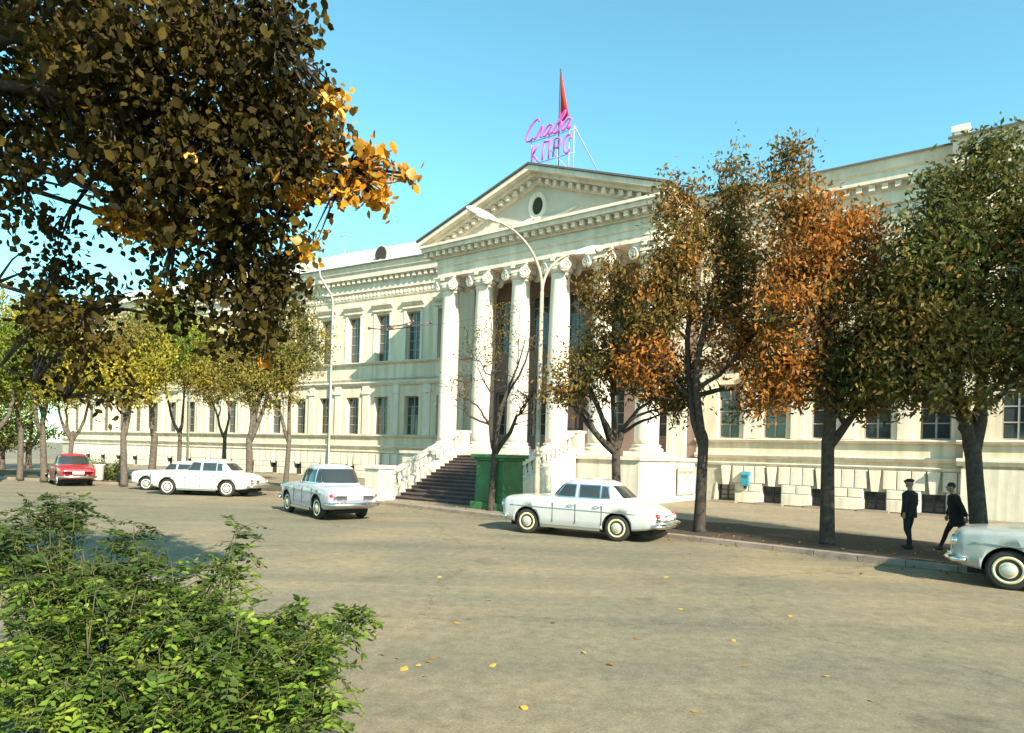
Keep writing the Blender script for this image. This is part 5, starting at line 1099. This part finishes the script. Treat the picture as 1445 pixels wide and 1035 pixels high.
OLM = solid_leafmat('turned_leaf', [(0.24, 0.10, 0.012), (0.46, 0.20, 0.02), (0.62, 0.30, 0.03), (0.70, 0.42, 0.06), (0.20, 0.16, 0.02)])
leafm = broad_leaf_mesh(OLM); cnt = 0
for (px, py, rx, ry, dp, n) in orange_px:
    n2 = int(n * 1.6)
    for k in range(n2):
        a = random.uniform(0, 2 * math.pi); q = math.sqrt(random.random()); p = at(px + rx * q * math.cos(a), py + ry * q * math.sin(a), dp + random.uniform(-.25, .25))
        if cnt < 290:
            o = link('leaf', leafm, ov, p - OB); s = random.uniform(0.09, 0.14); o.scale = (s, s, s); o.rotation_euler = (random.gauss(R(65), 0.6), random.gauss(0, 0.5), random.uniform(-1.2, 1.2)); cnt += 1
        broad_clump(p, 4 if px > 400 or py > 280 else 1, 0.07, 0.052, 1)
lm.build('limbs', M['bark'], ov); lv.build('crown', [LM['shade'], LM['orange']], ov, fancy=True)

# --- foreground bush, lower left
bu = thing('roadside_bush', 'bright green leafy bush spreading over the road edge in the foreground', 'bush', (-2.6, 4.4, 0)); BB = Vector((-2.6, 4.4, 0))
bm_ = MB(); lv = Leaves(); bleaf_src = []
LBM = solid_leafmat('bush_leaf', [(0.05, 0.10, 0.02), (0.11, 0.19, 0.03), (0.18, 0.26, 0.05), (0.26, 0.26, 0.06)], 0.35)
mb = MB(); pts = [(0, -0.5), (0.2, -0.25), (0.24, 0.05), (0.14, 0.35), (0, 0.55), (-0.14, 0.35), (-0.24, 0.05), (-0.2, -0.25)]
mb.add([(x, y, -abs(x) * 0.35) for x, y in pts] + [(0, 0, 0)], [(8, i, (i + 1) % 8) for i in range(8)], 0, True); bleaf = mb.mesh('bush_leaf', LBM)
bush_px = [  # px, py, rx, ry, Y, ds, stems, dark?
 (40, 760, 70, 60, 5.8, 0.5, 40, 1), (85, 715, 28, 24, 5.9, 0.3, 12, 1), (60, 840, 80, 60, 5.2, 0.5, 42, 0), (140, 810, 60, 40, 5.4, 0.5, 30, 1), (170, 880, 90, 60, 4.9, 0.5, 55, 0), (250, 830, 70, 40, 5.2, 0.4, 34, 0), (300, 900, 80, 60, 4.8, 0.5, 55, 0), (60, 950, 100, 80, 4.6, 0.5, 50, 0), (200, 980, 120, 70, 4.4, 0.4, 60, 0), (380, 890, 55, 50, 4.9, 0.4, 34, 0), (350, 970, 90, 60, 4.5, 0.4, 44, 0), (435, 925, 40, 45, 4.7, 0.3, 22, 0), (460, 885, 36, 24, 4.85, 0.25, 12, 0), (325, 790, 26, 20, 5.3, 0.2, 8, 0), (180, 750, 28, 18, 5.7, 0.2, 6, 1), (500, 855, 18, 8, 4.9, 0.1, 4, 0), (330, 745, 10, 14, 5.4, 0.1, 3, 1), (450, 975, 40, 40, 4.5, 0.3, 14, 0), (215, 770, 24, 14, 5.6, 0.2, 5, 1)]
bc = 0
for (px, py, rx, ry, Y, ds, ns, dk) in bush_px:
    for k in range(ns):
        a = random.uniform(0, 2 * math.pi); q = math.sqrt(random.random()); p = at(px + rx * q * math.cos(a), py + ry * q * math.sin(a), Y + random.uniform(-ds, ds))
        if p.z < 0.06: continue
        pl = p - BB; foot = Vector((pl.x * 0.55 + random.uniform(-.25, .25), pl.y * 0.6 + random.uniform(-.2, .2), 0.0)); 
        mid = foot.lerp(pl, 0.6) + Vector((0, 0, 0.12))
        bm_.tube([foot, mid, pl] if k % 3 == 0 else [mid, mid.lerp(pl, 0.5), pl], [0.008, 0.005, 0.002], 4)
        # pinnate spray: leaflets along an arching stalk
        for fr_ in range(random.randint(4, 5)):
            d = Vector((random.gauss(0.25, 0.8), random.gauss(-0.25, 0.7), random.uniform(-0.5, 0.55))).normalized(); L_ = random.uniform(0.16, 0.30); N = random.randint(5, 8)
            sd = d.cross(Vector((0, 0, 1))); sd = sd.normalized() if sd.length > 1e-3 else Vector((1, 0, 0))
            st = pl - (pl - mid).normalized() * random.uniform(0, 0.18)
            tipp = st + d * L_ + Vector((0, 0, -0.06)); bm_.tube([st, st + d * L_ * 0.5 + Vector((0, 0, 0.02)), tipp], [0.003, 0.0025, 0.002], 3)
            cs, A, B = [], [], []
            up_ = sd.cross(d).normalized()
            for i in range(N):
                t = (i + 0.8) / N
                for s_ in (-1, 1):
                    lf = (sd * s_ * 0.9 + d * 0.55 + Vector((random.gauss(0, .22), random.gauss(0, .22), random.gauss(-.15, .22)))).normalized(); ln = random.uniform(0.018, 0.040)
                    c = st + d * L_ * t + Vector((0, 0, 0.08 * t * (1 - t) - 0.06 * t)) + lf * ln
                    wv = lf.cross(up_ + Vector((random.gauss(0, .3), random.gauss(0, .3), random.gauss(0, .3)))); wv = wv.normalized() if wv.length > 1e-4 else sd
                    if bc < 290 and fr_ == 0 and not dk and random.random() < 0.09:
                        o = link('leaf', bleaf, bu, c); s = ln * 2.0; X = wv.normalized(); Yv = lf; Z = X.cross(Yv); o.rotation_euler = Matrix((X, Yv, Z)).transposed().to_euler(); o.scale = (s * 1.25, s, s); bc += 1
                    else: cs.append(tuple(c)); A.append(tuple(lf * ln)); B.append(tuple(wv * ln * 0.45))
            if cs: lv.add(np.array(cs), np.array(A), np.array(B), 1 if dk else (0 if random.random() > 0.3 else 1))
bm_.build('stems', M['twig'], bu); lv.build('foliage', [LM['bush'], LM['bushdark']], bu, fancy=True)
mb = MB(); n = 20; ring = [(-3.9 + 3.4 * math.cos(2 * math.pi * k / n) * random.uniform(.92, 1.06), 4.3 + 1.9 * math.sin(2 * math.pi * k / n) * random.uniform(.92, 1.06), 0.004) for k in range(n)]
mb.add(ring, [tuple(range(n))]); structure(mb.build('verge', M['earth']))

# ------------------------------------------------------------------ fallen leaves on the road
FLM = solid_leafmat('fallen_leaf', [(0.55, 0.30, 0.03), (0.60, 0.40, 0.08), (0.40, 0.18, 0.03), (0.30, 0.16, 0.05)], 0.2)
flm = broad_leaf_mesh(FLM)
fl = [(512, 762), (705, 765), (710, 775), (690, 848), (860, 938), (862, 940), (825, 922), (560, 930), (610, 930), (605, 935), (645, 880), (1050, 940), (1035, 905), (900, 902), (540, 925), (695, 940), (600, 955), (1165, 955), (505, 935), (655, 885), (1115, 870), (760, 790), (960, 860), (940, 815), (670, 772), (780, 880), (530, 870), (620, 815), (440, 985), (740, 1000), (980, 1005), (1230, 990), (590, 940), (570, 945)]
for i, (px, py) in enumerate(fl):
    p = gpt(px, py, 0.0); o = link('fallen_leaf', flm, None, (p.x, p.y, 0.014)); s = random.uniform(0.05, 0.095); o.scale = (s, s, s); o.rotation_euler = (random.gauss(0, .2), random.gauss(0, .2), random.uniform(0, 6.3))
    tag(o, 'yellow brown fallen leaf lying on the asphalt', 'leaf', 'fallen leaves on the road')

lt = Leaves(); N = 2600
for k in range(N):
    i = random.randrange(len(KW)); q = KW[i]
    if not (-20 < q.x < 25): continue
    d = random.choice((random.gauss(-0.22, 0.16), random.gauss(-0.5, 0.8) if random.random() < .35 else -0.1, random.uniform(0.3, 3.2), random.uniform(0.3, 2.8)))
    t_ = (KW[min(i + 1, len(KW) - 1)] - KW[max(i - 1, 0)]).normalized(); p = q + t_ * random.uniform(-.5, .5) + Vector((t_.y, -t_.x)) * d
    z = 0.012 if d < 0 else SW + 0.03
    c = site(p.x, p.y, z + random.uniform(0, 0.012)); a = random.uniform(0, 6.28); s_ = random.uniform(0.025, 0.05)
    A = np.array([[math.cos(a) * s_, math.sin(a) * s_, random.gauss(0, .012)]]); B = np.array([[-math.sin(a) * s_ * .6, math.cos(a) * s_ * .6, random.gauss(0, .012)]])
    lt.add(np.array([tuple(c)]), A, B, 0 if random.random() < 0.6 else 1)
lo = lt.build('leaf_litter', [LM['rust'], LM['yellow']], None, fancy=True); lo['label'] = 'small dry leaves drifted along the kerb and under the trees'; lo['category'] = 'leaf litter'
